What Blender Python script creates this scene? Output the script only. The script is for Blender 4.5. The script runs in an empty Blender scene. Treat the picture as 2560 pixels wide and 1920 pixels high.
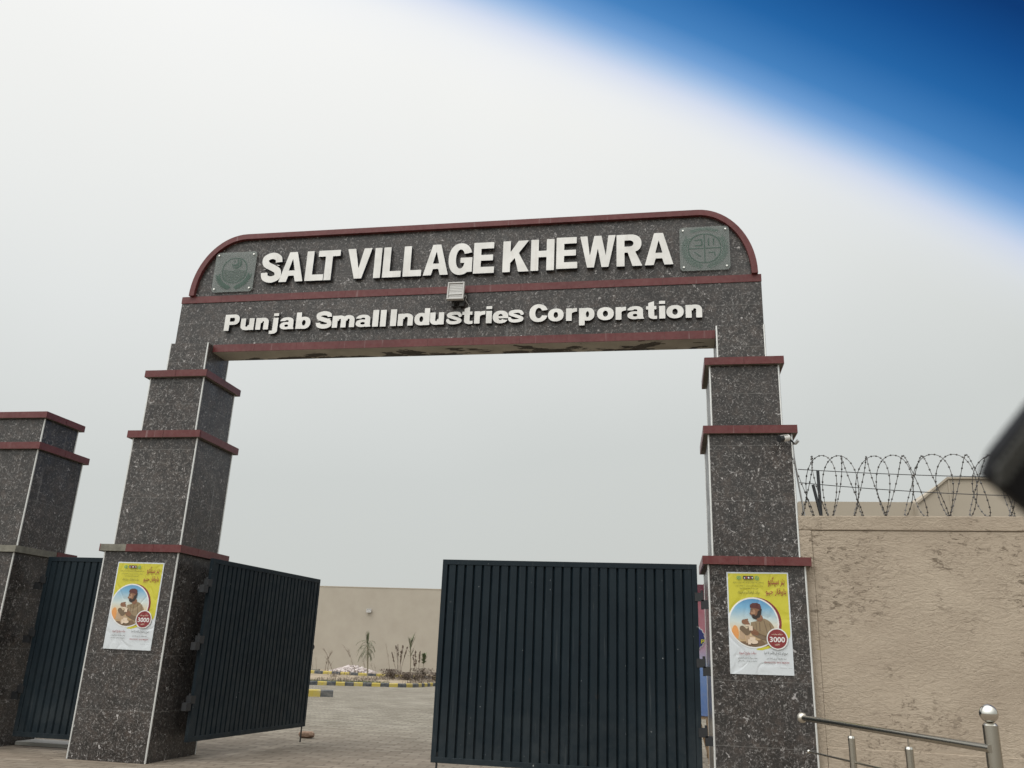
import bpy, bmesh, math, random
import numpy as np
from mathutils import Vector, Matrix, noise
random.seed(7)
R_ = math.radians
sc = bpy.context.scene
COL = sc.collection

# ------------------------------------------------------------------ camera
cam = bpy.data.cameras.new('camera')
camo = bpy.data.objects.new('camera', cam)
COL.objects.link(camo)
camo.matrix_world = Matrix(((0.98374971, 0.018467, 0.17859306, 0),
                            (0.17542412, -0.3107561, -0.93416113, 0),
                            (0.03824773, 0.95031027, -0.30894578, 1.28),
                            (0, 0, 0, 1)))
cam.sensor_width = 36
cam.lens = 29.40
cam.clip_start = 0.02
cam.clip_end = 3000
cam.dof.use_dof = True
cam.dof.focus_distance = 12.0
cam.dof.aperture_fstop = 4.6
sc.camera = camo

# ------------------------------------------------------------------ world
SUN_EL, SUN_AZ = 56, 215          # azimuth clockwise from +Y
w = bpy.data.worlds.new('World')
sc.world = w
w.use_nodes = True
nt = w.node_tree
bg = nt.nodes['Background']
def N(nt, t, **kw):
    n = nt.nodes.new(t)
    for k, v in kw.items():
        setattr(n, k, v)
    return n
def wire(nt, a, b):
    nt.links.new(a, b)
def M_(nt, op, a, b=None, c=None, clamp=False):
    n = nt.nodes.new('ShaderNodeMath'); n.operation = op; n.use_clamp = clamp
    for i, v in enumerate((a, b, c)):
        if v is None: continue
        if isinstance(v, (int, float)): n.inputs[i].default_value = v
        else: nt.links.new(v, n.inputs[i])
    return n.outputs[0]
def ramp(nt, fac, stops, interp='LINEAR'):
    n = nt.nodes.new('ShaderNodeValToRGB')
    cr = n.color_ramp; cr.interpolation = interp
    while len(cr.elements) < len(stops): cr.elements.new(0.5)
    for e, (p, c) in zip(cr.elements, stops):
        e.position = p
        e.color = c if len(c) == 4 else (*c, 1)
    nt.links.new(fac, n.inputs[0])
    return n.outputs[0]
def s2l(r, g, b):
    return tuple((x/255/12.92 if x/255 < .04045 else ((x/255+.055)/1.055)**2.4) for x in (r, g, b))
def mixc(nt, fac, a, b, mode='MIX'):
    n = nt.nodes.new('ShaderNodeMix'); n.data_type = 'RGBA'; n.blend_type = mode
    for i, v in ((0, fac), (6, a), (7, b)):
        if isinstance(v, (int, float)): n.inputs[i].default_value = v
        elif isinstance(v, tuple): n.inputs[i].default_value = v if len(v) == 4 else (*v, 1)
        else: nt.links.new(v, n.inputs[i])
    return n.outputs[2]
def mr0(nt, v, a, b):
    n = N(nt, 'ShaderNodeMapRange'); n.interpolation_type = 'SMOOTHSTEP'; wire(nt, v, n.inputs[0])
    n.inputs[1].default_value = min(a, b); n.inputs[2].default_value = max(a, b)
    n.inputs[3].default_value, n.inputs[4].default_value = (0, 1) if a < b else (1, 0)
    return n.outputs[0]
tc = N(nt, 'ShaderNodeTexCoord')
sky = N(nt, 'ShaderNodeTexSky', sky_type='NISHITA')
sky.sun_disc = False
sky.sun_elevation = R_(SUN_EL)
sky.sun_rotation = R_(SUN_AZ)
def dotw(v):
    n = N(nt, 'ShaderNodeVectorMath', operation='DOT_PRODUCT')
    wire(nt, tc.outputs['Generated'], n.inputs[0]); n.inputs[1].default_value = v
    return n.outputs['Value']
# dusty overcast: brighter towards the zenith, a little brighter to the left
sep = N(nt, 'ShaderNodeSeparateXYZ'); wire(nt, tc.outputs['Generated'], sep.inputs[0])
nz = N(nt, 'ShaderNodeTexNoise'); nz.inputs['Scale'].default_value = 1.6; nz.inputs['Detail'].default_value = 3
wire(nt, tc.outputs['Generated'], nz.inputs['Vector'])
el = M_(nt, 'ADD', sep.outputs[2], M_(nt, 'MULTIPLY', sep.outputs[0], -0.16))
el = M_(nt, 'ADD', el, M_(nt, 'MULTIPLY', M_(nt, 'SUBTRACT', nz.outputs[0], 0.5), 0.16))
cloud = ramp(nt, M_(nt, 'ADD', M_(nt, 'MULTIPLY', el, 0.8), 0.1, clamp=True), [
    (0.0, s2l(186, 189, 184)), (0.10, s2l(198, 201, 197)), (0.30, s2l(206, 210, 208)),
    (0.46, s2l(225, 228, 227)), (0.60, s2l(240, 241, 239)), (0.78, (1.0, 1.0, 1.0)), (1.0, (1.0, 1.0, 1.0))])
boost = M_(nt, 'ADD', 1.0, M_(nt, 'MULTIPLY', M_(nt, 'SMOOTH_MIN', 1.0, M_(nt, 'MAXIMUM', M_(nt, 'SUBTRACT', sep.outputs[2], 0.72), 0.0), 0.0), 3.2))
# broad glow added to the unseen sky around the sun, brightening the gateway's front
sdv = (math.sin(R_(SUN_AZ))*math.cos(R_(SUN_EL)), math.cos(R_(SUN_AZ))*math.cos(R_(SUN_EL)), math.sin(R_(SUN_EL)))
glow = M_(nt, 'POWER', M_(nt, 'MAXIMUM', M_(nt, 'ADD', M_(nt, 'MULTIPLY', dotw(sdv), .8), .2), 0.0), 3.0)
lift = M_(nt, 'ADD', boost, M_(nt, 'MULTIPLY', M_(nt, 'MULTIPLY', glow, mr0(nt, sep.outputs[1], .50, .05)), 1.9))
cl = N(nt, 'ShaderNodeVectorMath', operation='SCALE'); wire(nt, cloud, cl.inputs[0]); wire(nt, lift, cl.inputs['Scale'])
# windscreen's blue shade band, painted into the sky high on the right
th = M_(nt, 'MULTIPLY', M_(nt, 'ARCSINE', dotw((0.4218, -0.6504, 0.6317))), 180/math.pi)
th = M_(nt, 'ADD', th, M_(nt, 'MULTIPLY', M_(nt, 'SUBTRACT', nz.outputs[0], 0.5), 1.2))
def pos(t): return (t+12)/16
f01 = M_(nt, 'DIVIDE', M_(nt, 'ADD', th, 12.0), 16.0, clamp=True)
bl = ramp(nt, f01, [(pos(-11.5), (0, 0, 0)), (pos(-9.6), (.12, .12, .12)), (pos(-8.2), (.5, .5, .5)), (pos(-6.9), (.9, .9, .9)), (pos(-5.9), (1, 1, 1))], 'B_SPLINE')
bl = M_(nt, 'MULTIPLY', bl, M_(nt, 'MULTIPLY', mr0(nt, sep.outputs[2], .86, .71), mr0(nt, sep.outputs[1], .30, .52)))
bc = ramp(nt, f01, [(pos(-12), s2l(226, 232, 246)), (pos(-9.2), s2l(221, 228, 242)), (pos(-7.6), s2l(200, 213, 239)), (pos(-6.5), s2l(163, 192, 229)), (pos(-5.3), s2l(110, 158, 212)), (pos(-3.9), s2l(66, 128, 190)),
                    (pos(-1.4), s2l(34, 100, 165)), (pos(1.2), s2l(20, 78, 142)), (pos(3.5), s2l(12, 58, 116))])
veil = N(nt, 'ShaderNodeVectorMath', operation='SCALE'); wire(nt, sky.outputs[0], veil.inputs[0]); veil.inputs['Scale'].default_value = 0.0015
blue = N(nt, 'ShaderNodeVectorMath', operation='ADD'); wire(nt, bc, blue.inputs[0]); wire(nt, veil.outputs[0], blue.inputs[1])
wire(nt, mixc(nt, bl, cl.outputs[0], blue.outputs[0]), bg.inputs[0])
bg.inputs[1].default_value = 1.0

sun = bpy.data.lights.new('sun', 'SUN')
suno = bpy.data.objects.new('sun', sun); COL.objects.link(suno)
sun.energy = 0.7; sun.angle = R_(25); sun.color = (1, .96, .90)
sd = Vector((math.sin(R_(SUN_AZ))*math.cos(R_(SUN_EL)), math.cos(R_(SUN_AZ))*math.cos(R_(SUN_EL)), math.sin(R_(SUN_EL))))
suno.rotation_euler = sd.to_track_quat('Z', 'Y').to_euler()
sc.view_settings.view_transform = 'Standard'
sc.view_settings.look = 'None'
sc.view_settings.exposure = 0.0
sc.view_settings.gamma = 1.0

# ------------------------------------------------------------------ materials
def mat(name, col=(.5, .5, .5), rough=.7, metal=0.0, spec=0.5):
    m = bpy.data.materials.new(name); m.use_nodes = True
    b = m.node_tree.nodes['Principled BSDF']
    b.inputs['Base Color'].default_value = (*col, 1)
    b.inputs['Roughness'].default_value = rough
    b.inputs['Metallic'].default_value = metal
    b.inputs['Specular IOR Level'].default_value = spec
    return m
def PB(m): return m.node_tree.nodes['Principled BSDF']
def objc(nt, scale=(1, 1, 1), rot=(0, 0, 0)):
    t = N(nt, 'ShaderNodeTexCoord'); mp = N(nt, 'ShaderNodeMapping')
    mp.inputs['Scale'].default_value = scale; mp.inputs['Rotation'].default_value = rot
    wire(nt, t.outputs['Object'], mp.inputs[0]); return mp.outputs[0]
def noi(nt, vec, scale, detail=3, rough=.5, dist=0.0):
    n = N(nt, 'ShaderNodeTexNoise'); wire(nt, vec, n.inputs['Vector'])
    n.inputs['Scale'].default_value = scale; n.inputs['Detail'].default_value = detail
    n.inputs['Roughness'].default_value = rough; n.inputs['Distortion'].default_value = dist
    return n.outputs[0]
def mr(nt, v, a, b, c=0.0, d=1.0):
    n = N(nt, 'ShaderNodeMapRange'); wire(nt, v, n.inputs[0])
    for i, x in enumerate((a, b, c, d)): n.inputs[i+1].default_value = x
    return n.outputs[0]
def bump(m, h, strength, dist):
    nt = m.node_tree; b = N(nt, 'ShaderNodeBump')
    b.inputs['Strength'].default_value = strength; b.inputs['Distance'].default_value = dist
    wire(nt, h, b.inputs['Height']); wire(nt, b.outputs[0], PB(m).inputs['Normal'])

def granite():
    m = mat('granite_tile', rough=.22, spec=.32); nt = m.node_tree
    v = objc(nt)
    # every tile is cut from another piece of stone
    sn = N(nt, 'ShaderNodeVectorMath', operation='SNAP'); av = N(nt, 'ShaderNodeVectorMath', operation='ADD')
    wire(nt, v, av.inputs[0]); av.inputs[1].default_value = (.113, .231, .077)
    wire(nt, av.outputs[0], sn.inputs[0]); sn.inputs[1].default_value = (.62, .71, .605)
    wn = N(nt, 'ShaderNodeTexWhiteNoise'); wire(nt, sn.outputs[0], wn.inputs[0])
    base_n = noi(nt, v, 9, 5, .65)
    base = ramp(nt, base_n, [(.30, (.008, .007, .006)), (.5, (.022, .018, .016)), (.68, (.048, .037, .031)), (.8, (.075, .060, .050))])
    base = mixc(nt, .8, base, ramp(nt, noi(nt, v, 45, 4, .7), [(.35, (.25, .23, .22)), (.65, (1.5, 1.45, 1.4))]), 'MULTIPLY')
    def flecks(scale, wdt, mscale, mlo, mhi, off):
        o = N(nt, 'ShaderNodeVectorMath', operation='ADD'); wire(nt, v, o.inputs[0]); o.inputs[1].default_value = off
        a = noi(nt, o.outputs[0], scale, 1.5, .5, .6)
        l = M_(nt, 'ABSOLUTE', M_(nt, 'SUBTRACT', a, .5))
        l = mr(nt, l, wdt, wdt*.3, 0, 1)
        k = mr(nt, noi(nt, o.outputs[0], mscale, 2, .6), mlo, mhi, 0, 1)
        return M_(nt, 'MULTIPLY', l, k, clamp=True)
    f1 = flecks(23, .042, 30, .50, .58, (0, 0, 0))
    f2 = flecks(44, .065, 46, .49, .58, (3, 5, 9))
    f3 = flecks(13, .024, 17, .60, .64, (7, 1, 2))
    c = mixc(nt, M_(nt, 'MULTIPLY', f2, .50), base, (.19, .175, .165))
    c = mixc(nt, M_(nt, 'MULTIPLY', f1, .65), c, (.27, .26, .25))
    c = mixc(nt, M_(nt, 'MULTIPLY', f3, .7), c, (.52, .50, .49))
    c = mixc(nt, 1.0, c, ramp(nt, wn.outputs[0], [(0, (.86, .85, .85)), (1, (1.14, 1.13, 1.12))]), 'MULTIPLY')
    sz = N(nt, 'ShaderNodeSeparateXYZ'); wire(nt, av.outputs[0], sz.inputs[0])
    jz = M_(nt, 'ABSOLUTE', M_(nt, 'SUBTRACT', M_(nt, 'FRACT', M_(nt, 'DIVIDE', sz.outputs[2], .605)), .5))
    c = mixc(nt, mr(nt, jz, .494, .4975, 0, .55), c, (.17, .165, .155))
    # dust film and lime streaks running down
    vs = objc(nt, (9, 9, .55))
    st = mr(nt, noi(nt, vs, 1.6, 3, .6), .63, .80, 0, 1)
    st = M_(nt, 'MULTIPLY', st, mr(nt, noi(nt, v, 1.1, 2), .45, .62, 0, 1))
    c = mixc(nt, M_(nt, 'MULTIPLY', st, .38), c, (.34, .34, .33))
    dust = mr(nt, noi(nt, v, .9, 4, .6), .3, .7, .02, .10)
    c = mixc(nt, dust, c, (.30, .29, .28))
    wire(nt, c, PB(m).inputs['Base Color'])
    rg = mr(nt, noi(nt, v, 6, 3), .3, .7, .22, .42)
    wire(nt, rg, PB(m).inputs['Roughness'])
    # joints
    b1 = noi(nt, v, 30, 2)
    bump(m, b1, .12, .004)
    return m
GR = granite()

def redtile():
    m = mat('red_tile', rough=.36, spec=.3); nt = m.node_tree; v = objc(nt)
    c = ramp(nt, noi(nt, v, 3, 4, .6), [(.3, (.088, .017, .017)), (.55, (.108, .023, .023)), (.75, (.128, .036, .035))])
    vs = objc(nt, (14, 14, .8))
    st = mr(nt, noi(nt, vs, 1.5, 3), .66, .76, 0, .28)
    c = mixc(nt, st, c, (.42, .36, .35))
    c = mixc(nt, mr(nt, noi(nt, v, 20, 4), .3, .8, .0, .12), c, (.3, .22, .2))
    wire(nt, c, PB(m).inputs['Base Color'])
    return m
RED = redtile()
def cement():
    m = mat('bare_cement', rough=.9); nt = m.node_tree; v = objc(nt)
    c = ramp(nt, noi(nt, v, 7, 5, .7), [(.3, (.11, .105, .085)), (.6, (.20, .19, .155)), (.8, (.27, .26, .22))])
    wire(nt, c, PB(m).inputs['Base Color']); bump(m, noi(nt, v, 40, 4), .6, .006)
    return m
CEM = cement()
def soffit():
    m = mat('peeling_soffit_paint', rough=.85); nt = m.node_tree; v = objc(nt)
    paint = ramp(nt, noi(nt, v, 3, 4, .6), [(.3, (.30, .28, .235)), (.7, (.42, .395, .335))])
    vv = objc(nt, (1, 2.2, 1))
    p = noi(nt, vv, 1.7, 7, .62, .3)
    sepx = N(nt, 'ShaderNodeSeparateXYZ'); wire(nt, v, sepx.inputs[0])
    # peeled mostly along the middle of the span and towards the back edge
    mid = M_(nt, 'MULTIPLY', M_(nt, 'ABSOLUTE', M_(nt, 'ADD', sepx.outputs[0], 2.1)), -.035)
    back = M_(nt, 'MULTIPLY', M_(nt, 'SUBTRACT', sepx.outputs[1], 9.6), .38)
    p = M_(nt, 'ADD', M_(nt, 'ADD', p, mid), back)
    k = mr(nt, p, .505, .512, 0, 1)
    edge = M_(nt, 'MULTIPLY', mr(nt, p, .495, .505, 0, 1), M_(nt, 'SUBTRACT', 1.0, k))
    c = mixc(nt, k, paint, ramp(nt, noi(nt, v, 20, 4), [(.3, (.035, .030, .024)), (.7, (.075, .066, .054))]))
    c = mixc(nt, M_(nt, 'MULTIPLY', edge, .5), c, (.4, .38, .33))
    wire(nt, c, PB(m).inputs['Base Color']); bump(m, M_(nt, 'SUBTRACT', 1.0, k), .6, .01)
    return m
SOF = soffit()
def plaster(name, a, b, stain=True, fine=1.0):
    m = mat(name, rough=.92, spec=.2); nt = m.node_tree; v = objc(nt)
    c = ramp(nt, noi(nt, v, 1.2, 5, .6), [(.3, a), (.7, b)])
    vh = objc(nt, (1, 1, 2.1))
    rg = M_(nt, 'ABSOLUTE', M_(nt, 'SUBTRACT', noi(nt, vh, 7, 4, .6, 1.2), .5))
    rg = mr(nt, rg, 0, .10, 0, 1)
    h = M_(nt, 'ADD', M_(nt, 'MULTIPLY', noi(nt, vh, 16, 6, .7, .6), 1.3), M_(nt, 'ADD', M_(nt, 'MULTIPLY', noi(nt, v, 3, 3), .6), M_(nt, 'MULTIPLY', rg, .35)))
    if stain:
        vv = objc(nt, (1, 1, 1.8))
        pits = noi(nt, vv, 13, 5, .7, .8)
        patch = noi(nt, v, 1.5, 3, .6)
        k = M_(nt, 'MULTIPLY', mr(nt, pits, .52, .62, 0, 1), mr(nt, patch, .50, .62, 0.06, 1))
        c = mixc(nt, M_(nt, 'MULTIPLY', k, .8), c, (.11, .085, .06))
        c = mixc(nt, mr(nt, noi(nt, v, 30, 4, .7), .45, .75, 0, .25), c, (.24, .19, .14))
    wire(nt, c, PB(m).inputs['Base Color'])
    h = M_(nt, 'MULTIPLY', h, mr(nt, noi(nt, v, 1.1, 3, .6), .35, .65, .45, 1.25))
    bump(m, h, min(1, .8*fine), .009)
    return m
PLA = plaster('beige_rough_plaster', (.335, .275, .212), (.42, .353, .275))
PLB = plaster('beige_band_plaster', (.38, .32, .25), (.43, .365, .285), stain=False, fine=.45)
FARW = plaster('beige_far_plaster', (.335, .30, .25), (.37, .335, .28), stain=False, fine=.2)
BLD = plaster('beige_building_plaster', (.34, .295, .235), (.37, .325, .26), stain=False, fine=.15)

def gatepaint():
    m = mat('navy_gate_paint', rough=.5, spec=.2); nt = m.node_tree; v = objc(nt)
    c = ramp(nt, noi(nt, v, 2.2, 4, .6), [(.3, (.0035, .009, .0135)), (.7, (.007, .0145, .020))])
    vs = objc(nt, (30, 30, 1.2))
    st = mr(nt, noi(nt, vs, 1.2, 3), .66, .80, 0, .30)
    c = mixc(nt, st, c, (.10, .11, .11))
    sp = N(nt, 'ShaderNodeSeparateXYZ'); wire(nt, v, sp.inputs[0])
    low = mr(nt, sp.outputs[2], .3, 1.1, .13, .01)
    c = mixc(nt, M_(nt, 'MULTIPLY', low, mr(nt, noi(nt, v, 5, 4, .7), .35, .7, .1, 1)), c, (.13, .135, .13))
    sc2 = mr(nt, noi(nt, objc(nt, (55, 55, .7)), 1.5, 4, .7), .68, .74, 0, .30)
    c = mixc(nt, M_(nt, 'MULTIPLY', sc2, mr(nt, noi(nt, v, 2.5, 3), .4, .6, 0, 1)), c, (.22, .22, .19))
    rs = mr(nt, noi(nt, v, 7, 5, .75), .66, .74, 0, .5)
    c = mixc(nt, rs, c, (.045, .028, .018))
    ch = mr(nt, noi(nt, v, 40, 2), .76, .79, 0, .8)
    c = mixc(nt, ch, c, (.35, .36, .36))
    wire(nt, c, PB(m).inputs['Base Color'])
    wire(nt, mr(nt, noi(nt, v, 8, 4), .3, .7, .40, .65), PB(m).inputs['Roughness'])
    return m
NAVY = gatepaint()
BLK = mat('black_steel', (.012, .013, .015), .5)
def pavers():
    m = mat('block_pavers', rough=.88, spec=.25); nt = m.node_tree
    v = objc(nt, (1, 1, 1), (0, 0, R_(-5)))
    # wobble the courses a little: hand-laid blocks
    dn = N(nt, 'ShaderNodeTexNoise'); wire(nt, v, dn.inputs['Vector']); dn.inputs['Scale'].default_value = .8; dn.inputs['Detail'].default_value = 2
    ad = N(nt, 'ShaderNodeVectorMath', operation='MULTIPLY_ADD'); wire(nt, dn.outputs['Color'], ad.inputs[0]); ad.inputs[1].default_value = (.2, .2, 0); wire(nt, v, ad.inputs[2])
    br = N(nt, 'ShaderNodeTexBrick'); wire(nt, ad.outputs[0], br.inputs['Vector'])
    br.inputs['Scale'].default_value = 1.0
    br.inputs['Brick Width'].default_value = .30; br.inputs['Row Height'].default_value = .15
    br.inputs['Mortar Size'].default_value = .016; br.inputs['Mortar Smooth'].default_value = .5
    br.inputs['Color1'].default_value = (.17, .155, .13, 1); br.inputs['Color2'].default_value = (.40, .38, .335, 1)
    br.inputs['Mortar'].default_value = (.05, .044, .036, 1); br.inputs['Bias'].default_value = 0
    c = mixc(nt, .38, br.outputs[0], ramp(nt, noi(nt, v, .35, 5, .6), [(.3, (.19, .175, .15)), (.5, (.30, .285, .25)), (.7, (.40, .385, .35))]))
    c = mixc(nt, mr(nt, noi(nt, v, 14, 5, .7), .35, .75, 0, .35), c, (.17, .15, .125))
    # worn reddish-brown by the gateway
    sp = N(nt, 'ShaderNodeSeparateXYZ'); wire(nt, v, sp.inputs[0])
    c = mixc(nt, mr(nt, sp.outputs[1], 10, 16, .45, 0), c, (.235, .175, .14))
    vr = objc(nt, (.9, 3.2, 1), (0, 0, R_(-6)))
    c = mixc(nt, mr(nt, noi(nt, vr, 1.5, 5, .7), .42, .62, 0, .45), c, (.12, .105, .085))
    c = mixc(nt, 1.0, c, (.84, .81, .74), 'MULTIPLY')
    wire(nt, c, PB(m).inputs['Base Color'])
    h = M_(nt, 'ADD', M_(nt, 'MULTIPLY', br.outputs['Fac'], -1.0), M_(nt, 'MULTIPLY', noi(nt, v, 9, 3), .7))
    bump(m, h, .7, .012)
    return m
PAV = pavers()
def sand():
    m = mat('dusty_soil', rough=.95, spec=.1); nt = m.node_tree; v = objc(nt)
    c = ramp(nt, noi(nt, v, 1.3, 6, .65), [(.3, (.18, .145, .10)), (.6, (.32, .265, .195)), (.8, (.38, .32, .24))])
    wire(nt, c, PB(m).inputs['Base Color']); bump(m, noi(nt, v, 8, 5), .6, .03)
    return m
SAND = sand()
LET = mat('aged_white_acrylic', (.60, .59, .56), .5)
def aged():
    nt = LET.node_tree; v = objc(nt)
    c = ramp(nt, noi(nt, v, 4, 5, .6), [(.3, (.58, .57, .54)), (.6, (.70, .69, .66)), (.8, (.74, .73, .70))])
    st = mr(nt, noi(nt, objc(nt, (16, 16, 1.4)), 1.3, 3), .6, .8, 0, .22)
    c = mixc(nt, st, c, (.40, .33, .27))
    wire(nt, c, PB(LET).inputs['Base Color'])
aged()
LSIDE = mat('dark_letter_side', (.018, .022, .035), .5)  # dark colour stands in for shade on the letters' sides
ALU = mat('aluminium_trim', (.62, .62, .60), .38, .35)
STEEL = mat('brushed_stainless', (.42, .40, .35), .26, 1.0)
STEELL = mat('polished_stainless', (.62, .60, .55), .10, 1.0)
GALV = mat('galvanised_wire', (.10, .095, .09), .5, .6)
GALV2 = mat('grey_conduit', (.34, .34, .33), .5)
WHITEP = mat('white_plastic', (.62, .61, .58), .45)
YEL = mat('kerb_yellow', (.40, .31, .05), .8); BLU = mat('kerb_black', (.038, .044, .052), .8)
for mm, cc in ((YEL, (.36, .31, .20)), (BLU, (.20, .19, .17))):
    nt_ = mm.node_tree; v_ = objc(nt_)
    bc_ = tuple(PB(mm).inputs['Base Color'].default_value)[:3]
    wire(nt_, mixc(nt_, mr(nt_, noi(nt_, v_, 5, 6, .7), .42, .7, 0, .7), bc_, cc), PB(mm).inputs['Base Color'])

# ------------------------------------------------------------------ helpers
class MB:
    def __init__(s): s.bm = bmesh.new(); s.mi = 0
    def _f(s, vs):
        try:
            f = s.bm.faces.new(vs); f.material_index = s.mi; return f
        except ValueError: return None
    def box(s, x0, x1, y0, y1, z0, z1, M=None):
        P = [Vector((x, y, z)) for z in (z0, z1) for y in (y0, y1) for x in (x0, x1)]
        if M is not None: P = [M @ p for p in P]
        v = [s.bm.verts.new(p) for p in P]
        for q in ((0, 2, 3, 1), (4, 5, 7, 6), (0, 1, 5, 4), (2, 6, 7, 3), (0, 4, 6, 2), (1, 3, 7, 5)): s._f([v[i] for i in q])
        return s
    def tube(s, pts, r, n=8, cap=True):
        pts = [Vector(p) for p in pts]; rings = []
        rr = r if isinstance(r, (list, tuple)) else [r]*len(pts)
        prev = None
        for i, p in enumerate(pts):
            d = (pts[min(i+1, len(pts)-1)]-pts[max(i-1, 0)])
            d = d.normalized() if d.length > 1e-9 else Vector((0, 0, 1))
            if prev is None:
                a = d.orthogonal().normalized()
            else:
                a = prev-d*prev.dot(d)
                a = a.normalized() if a.length > 1e-6 else d.orthogonal().normalized()
            prev = a; b = d.cross(a)
            rings.append([s.bm.verts.new(p+(a*math.cos(2*math.pi*k/n)+b*math.sin(2*math.pi*k/n))*rr[i]) for k in range(n)])
        for i in range(len(rings)-1):
            for k in range(n): s._f([rings[i][k], rings[i][(k+1) % n], rings[i+1][(k+1) % n], rings[i+1][k]])
        if cap: s._f(rings[0][::-1]); s._f(rings[-1])
        return s
    def sphere(s, c, r, seg=20, ring=12, sz=1.0, jit=0, seed=0):
        c = Vector(c); rows = []
        rr = r if isinstance(r, (tuple, list)) else (r, r, r*sz)
        for i in range(ring+1):
            t = math.pi*i/ring; row = []
            for k in range(seg):
                p = 2*math.pi*k/seg
                v = Vector((math.sin(t)*math.cos(p), math.sin(t)*math.sin(p), math.cos(t)))
                f = 1+jit*noise.noise(v*2.3+Vector((seed*3.7, seed, 0))) if jit else 1
                row.append(s.bm.verts.new(c+Vector((v.x*rr[0], v.y*rr[1], v.z*rr[2]))*f))
                if i in (0, ring): break
            rows.append(row)
        for i in range(ring):
            a, b = rows[i], rows[i+1]
            for k in range(seg):
                k2 = (k+1) % seg
                if i == 0: s._f([a[0], b[k], b[k2]])
                elif i == ring-1: s._f([a[k], b[0], a[k2]])
                else: s._f([a[k], b[k], b[k2], a[k2]])
        return s
    def prism(s, poly, f, d):
        """polygon (2D) mapped by f(u,v)->3D, extruded by vector d"""
        d = Vector(d); A = [s.bm.verts.new(Vector(f(u, v))) for u, v in poly]; B = [s.bm.verts.new(a.co+d) for a in A]
        s._f(A[::-1]); s._f(B); n = len(A)
        for i in range(n): s._f([A[i], A[(i+1) % n], B[(i+1) % n], B[i]])
        return s
    def quad(s, a, b, c, d):
        s._f([s.bm.verts.new(Vector(q)) for q in (a, b, c, d)]); return s
    def build(s, name, mats, parent=None, label=None, bevel=0, smooth=False):
        bmesh.ops.recalc_face_normals(s.bm, faces=s.bm.faces)
        if bevel: bmesh.ops.bevel(s.bm, geom=list(s.bm.edges), offset=bevel, segments=2, affect='EDGES', profile=.6)
        me = bpy.data.meshes.new(name); s.bm.to_mesh(me); s.bm.free()
        for m in (mats if isinstance(mats, (list, tuple)) else [mats]): me.materials.append(m)
        if smooth:
            for p in me.polygons: p.use_smooth = True
            try: me.set_sharp_from_angle(angle=R_(40))
            except Exception: pass
        o = bpy.data.objects.new(name, me); COL.objects.link(o)
        adopt(o, parent)
        if label: o['label'] = label
        return o
def adopt(o, parent):
    if parent is not None:
        o.parent = parent; o.matrix_parent_inverse = wm(parent).inverted()
def wm(o):
    m = Matrix.LocRotScale(o.location, o.rotation_euler, o.scale)
    if o.parent is not None: m = wm(o.parent) @ o.matrix_parent_inverse @ m
    return m
def tag(o, label=None, cat=None, group=None, kind=None):
    if label: o['label'] = label
    if cat: o['category'] = cat
    if group: o['group'] = group
    if kind: o['kind'] = kind
    return o
def thing(name, loc, label, cat, group=None, rz=0):
    o = bpy.data.objects.new(name, None); COL.objects.link(o); o.location = loc; o.rotation_euler = (0, 0, rz)
    o.empty_display_size = .2
    return tag(o, label, cat, group)
def copy_tree(o, parent=None):
    c = o.copy(); COL.objects.link(c)
    if parent is not None: c.parent = parent
    for ch in list(o.children): copy_tree(ch, c)
    return c

# ---- 2D shapes as implicit functions, traced into outlines (for letters and emblems)
def pseg(P, a, b):
    d = b-a; t = np.clip(((P-a)@d)/max(d@d, 1e-12), 0, 1)
    return np.linalg.norm(P-(a+t[..., None]*d), axis=-1)
def poly(*pts):
    pts = [np.array(p, float) for p in pts]
    def f(P):
        dm = np.full(P.shape[:-1], 1e9); ins = np.zeros(P.shape[:-1], bool); n = len(pts)
        for i in range(n):
            a, b = pts[i], pts[(i+1) % n]
            dm = np.minimum(dm, pseg(P, a, b))
            if a[1] != b[1]:
                c = ((a[1] > P[..., 1]) != (b[1] > P[..., 1])) & (P[..., 0] < (b[0]-a[0])*(P[..., 1]-a[1])/(b[1]-a[1])+a[0])
                ins ^= c
        return np.where(ins, dm, -dm)
    return f
def rect(x0, x1, y0, y1): return poly((x0, y0), (x1, y0), (x1, y1), (x0, y1))
def ell(cx, cy, rx, ry, e=2.25):
    def f(P):
        q = (np.abs((P[..., 0]-cx)/rx)**e+np.abs((P[..., 1]-cy)/ry)**e)**(1/e)
        return (1-q)*min(rx, ry)
    return f
def stroke(pts, wd):
    pts = [np.array(p, float) for p in pts]
    def f(P):
        dm = np.full(P.shape[:-1], 1e9)
        for a, b in zip(pts, pts[1:]): dm = np.minimum(dm, pseg(P, a, b))
        return wd/2-dm
    return f
def U(*fs): return lambda P: np.max([f(P) for f in fs], axis=0)
def I_(*fs): return lambda P: np.min([f(P) for f in fs], axis=0)
def D_(a, *bs): return lambda P: np.min([a(P)]+[-b(P) for b in bs], axis=0)
def ring(cx, cy, rx, ry, sx, sy): return D_(ell(cx, cy, rx, ry), ell(cx, cy, rx-sx, ry-sy, 2.1))
def smooth_line(pts, n=10):
    pts = [np.array(p, float) for p in pts]; P = [2*pts[0]-pts[1]]+pts+[2*pts[-1]-pts[-2]]; out = []
    for i in range(1, len(P)-2):
        for k in range(n):
            t = k/n
            out.append(.5*((2*P[i])+(-P[i-1]+P[i+1])*t+(2*P[i-1]-5*P[i]+4*P[i+1]-P[i+2])*t*t+(-P[i-1]+3*P[i]-3*P[i+1]+P[i+2])*t**3))
    out.append(pts[-1]); return out
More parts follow.
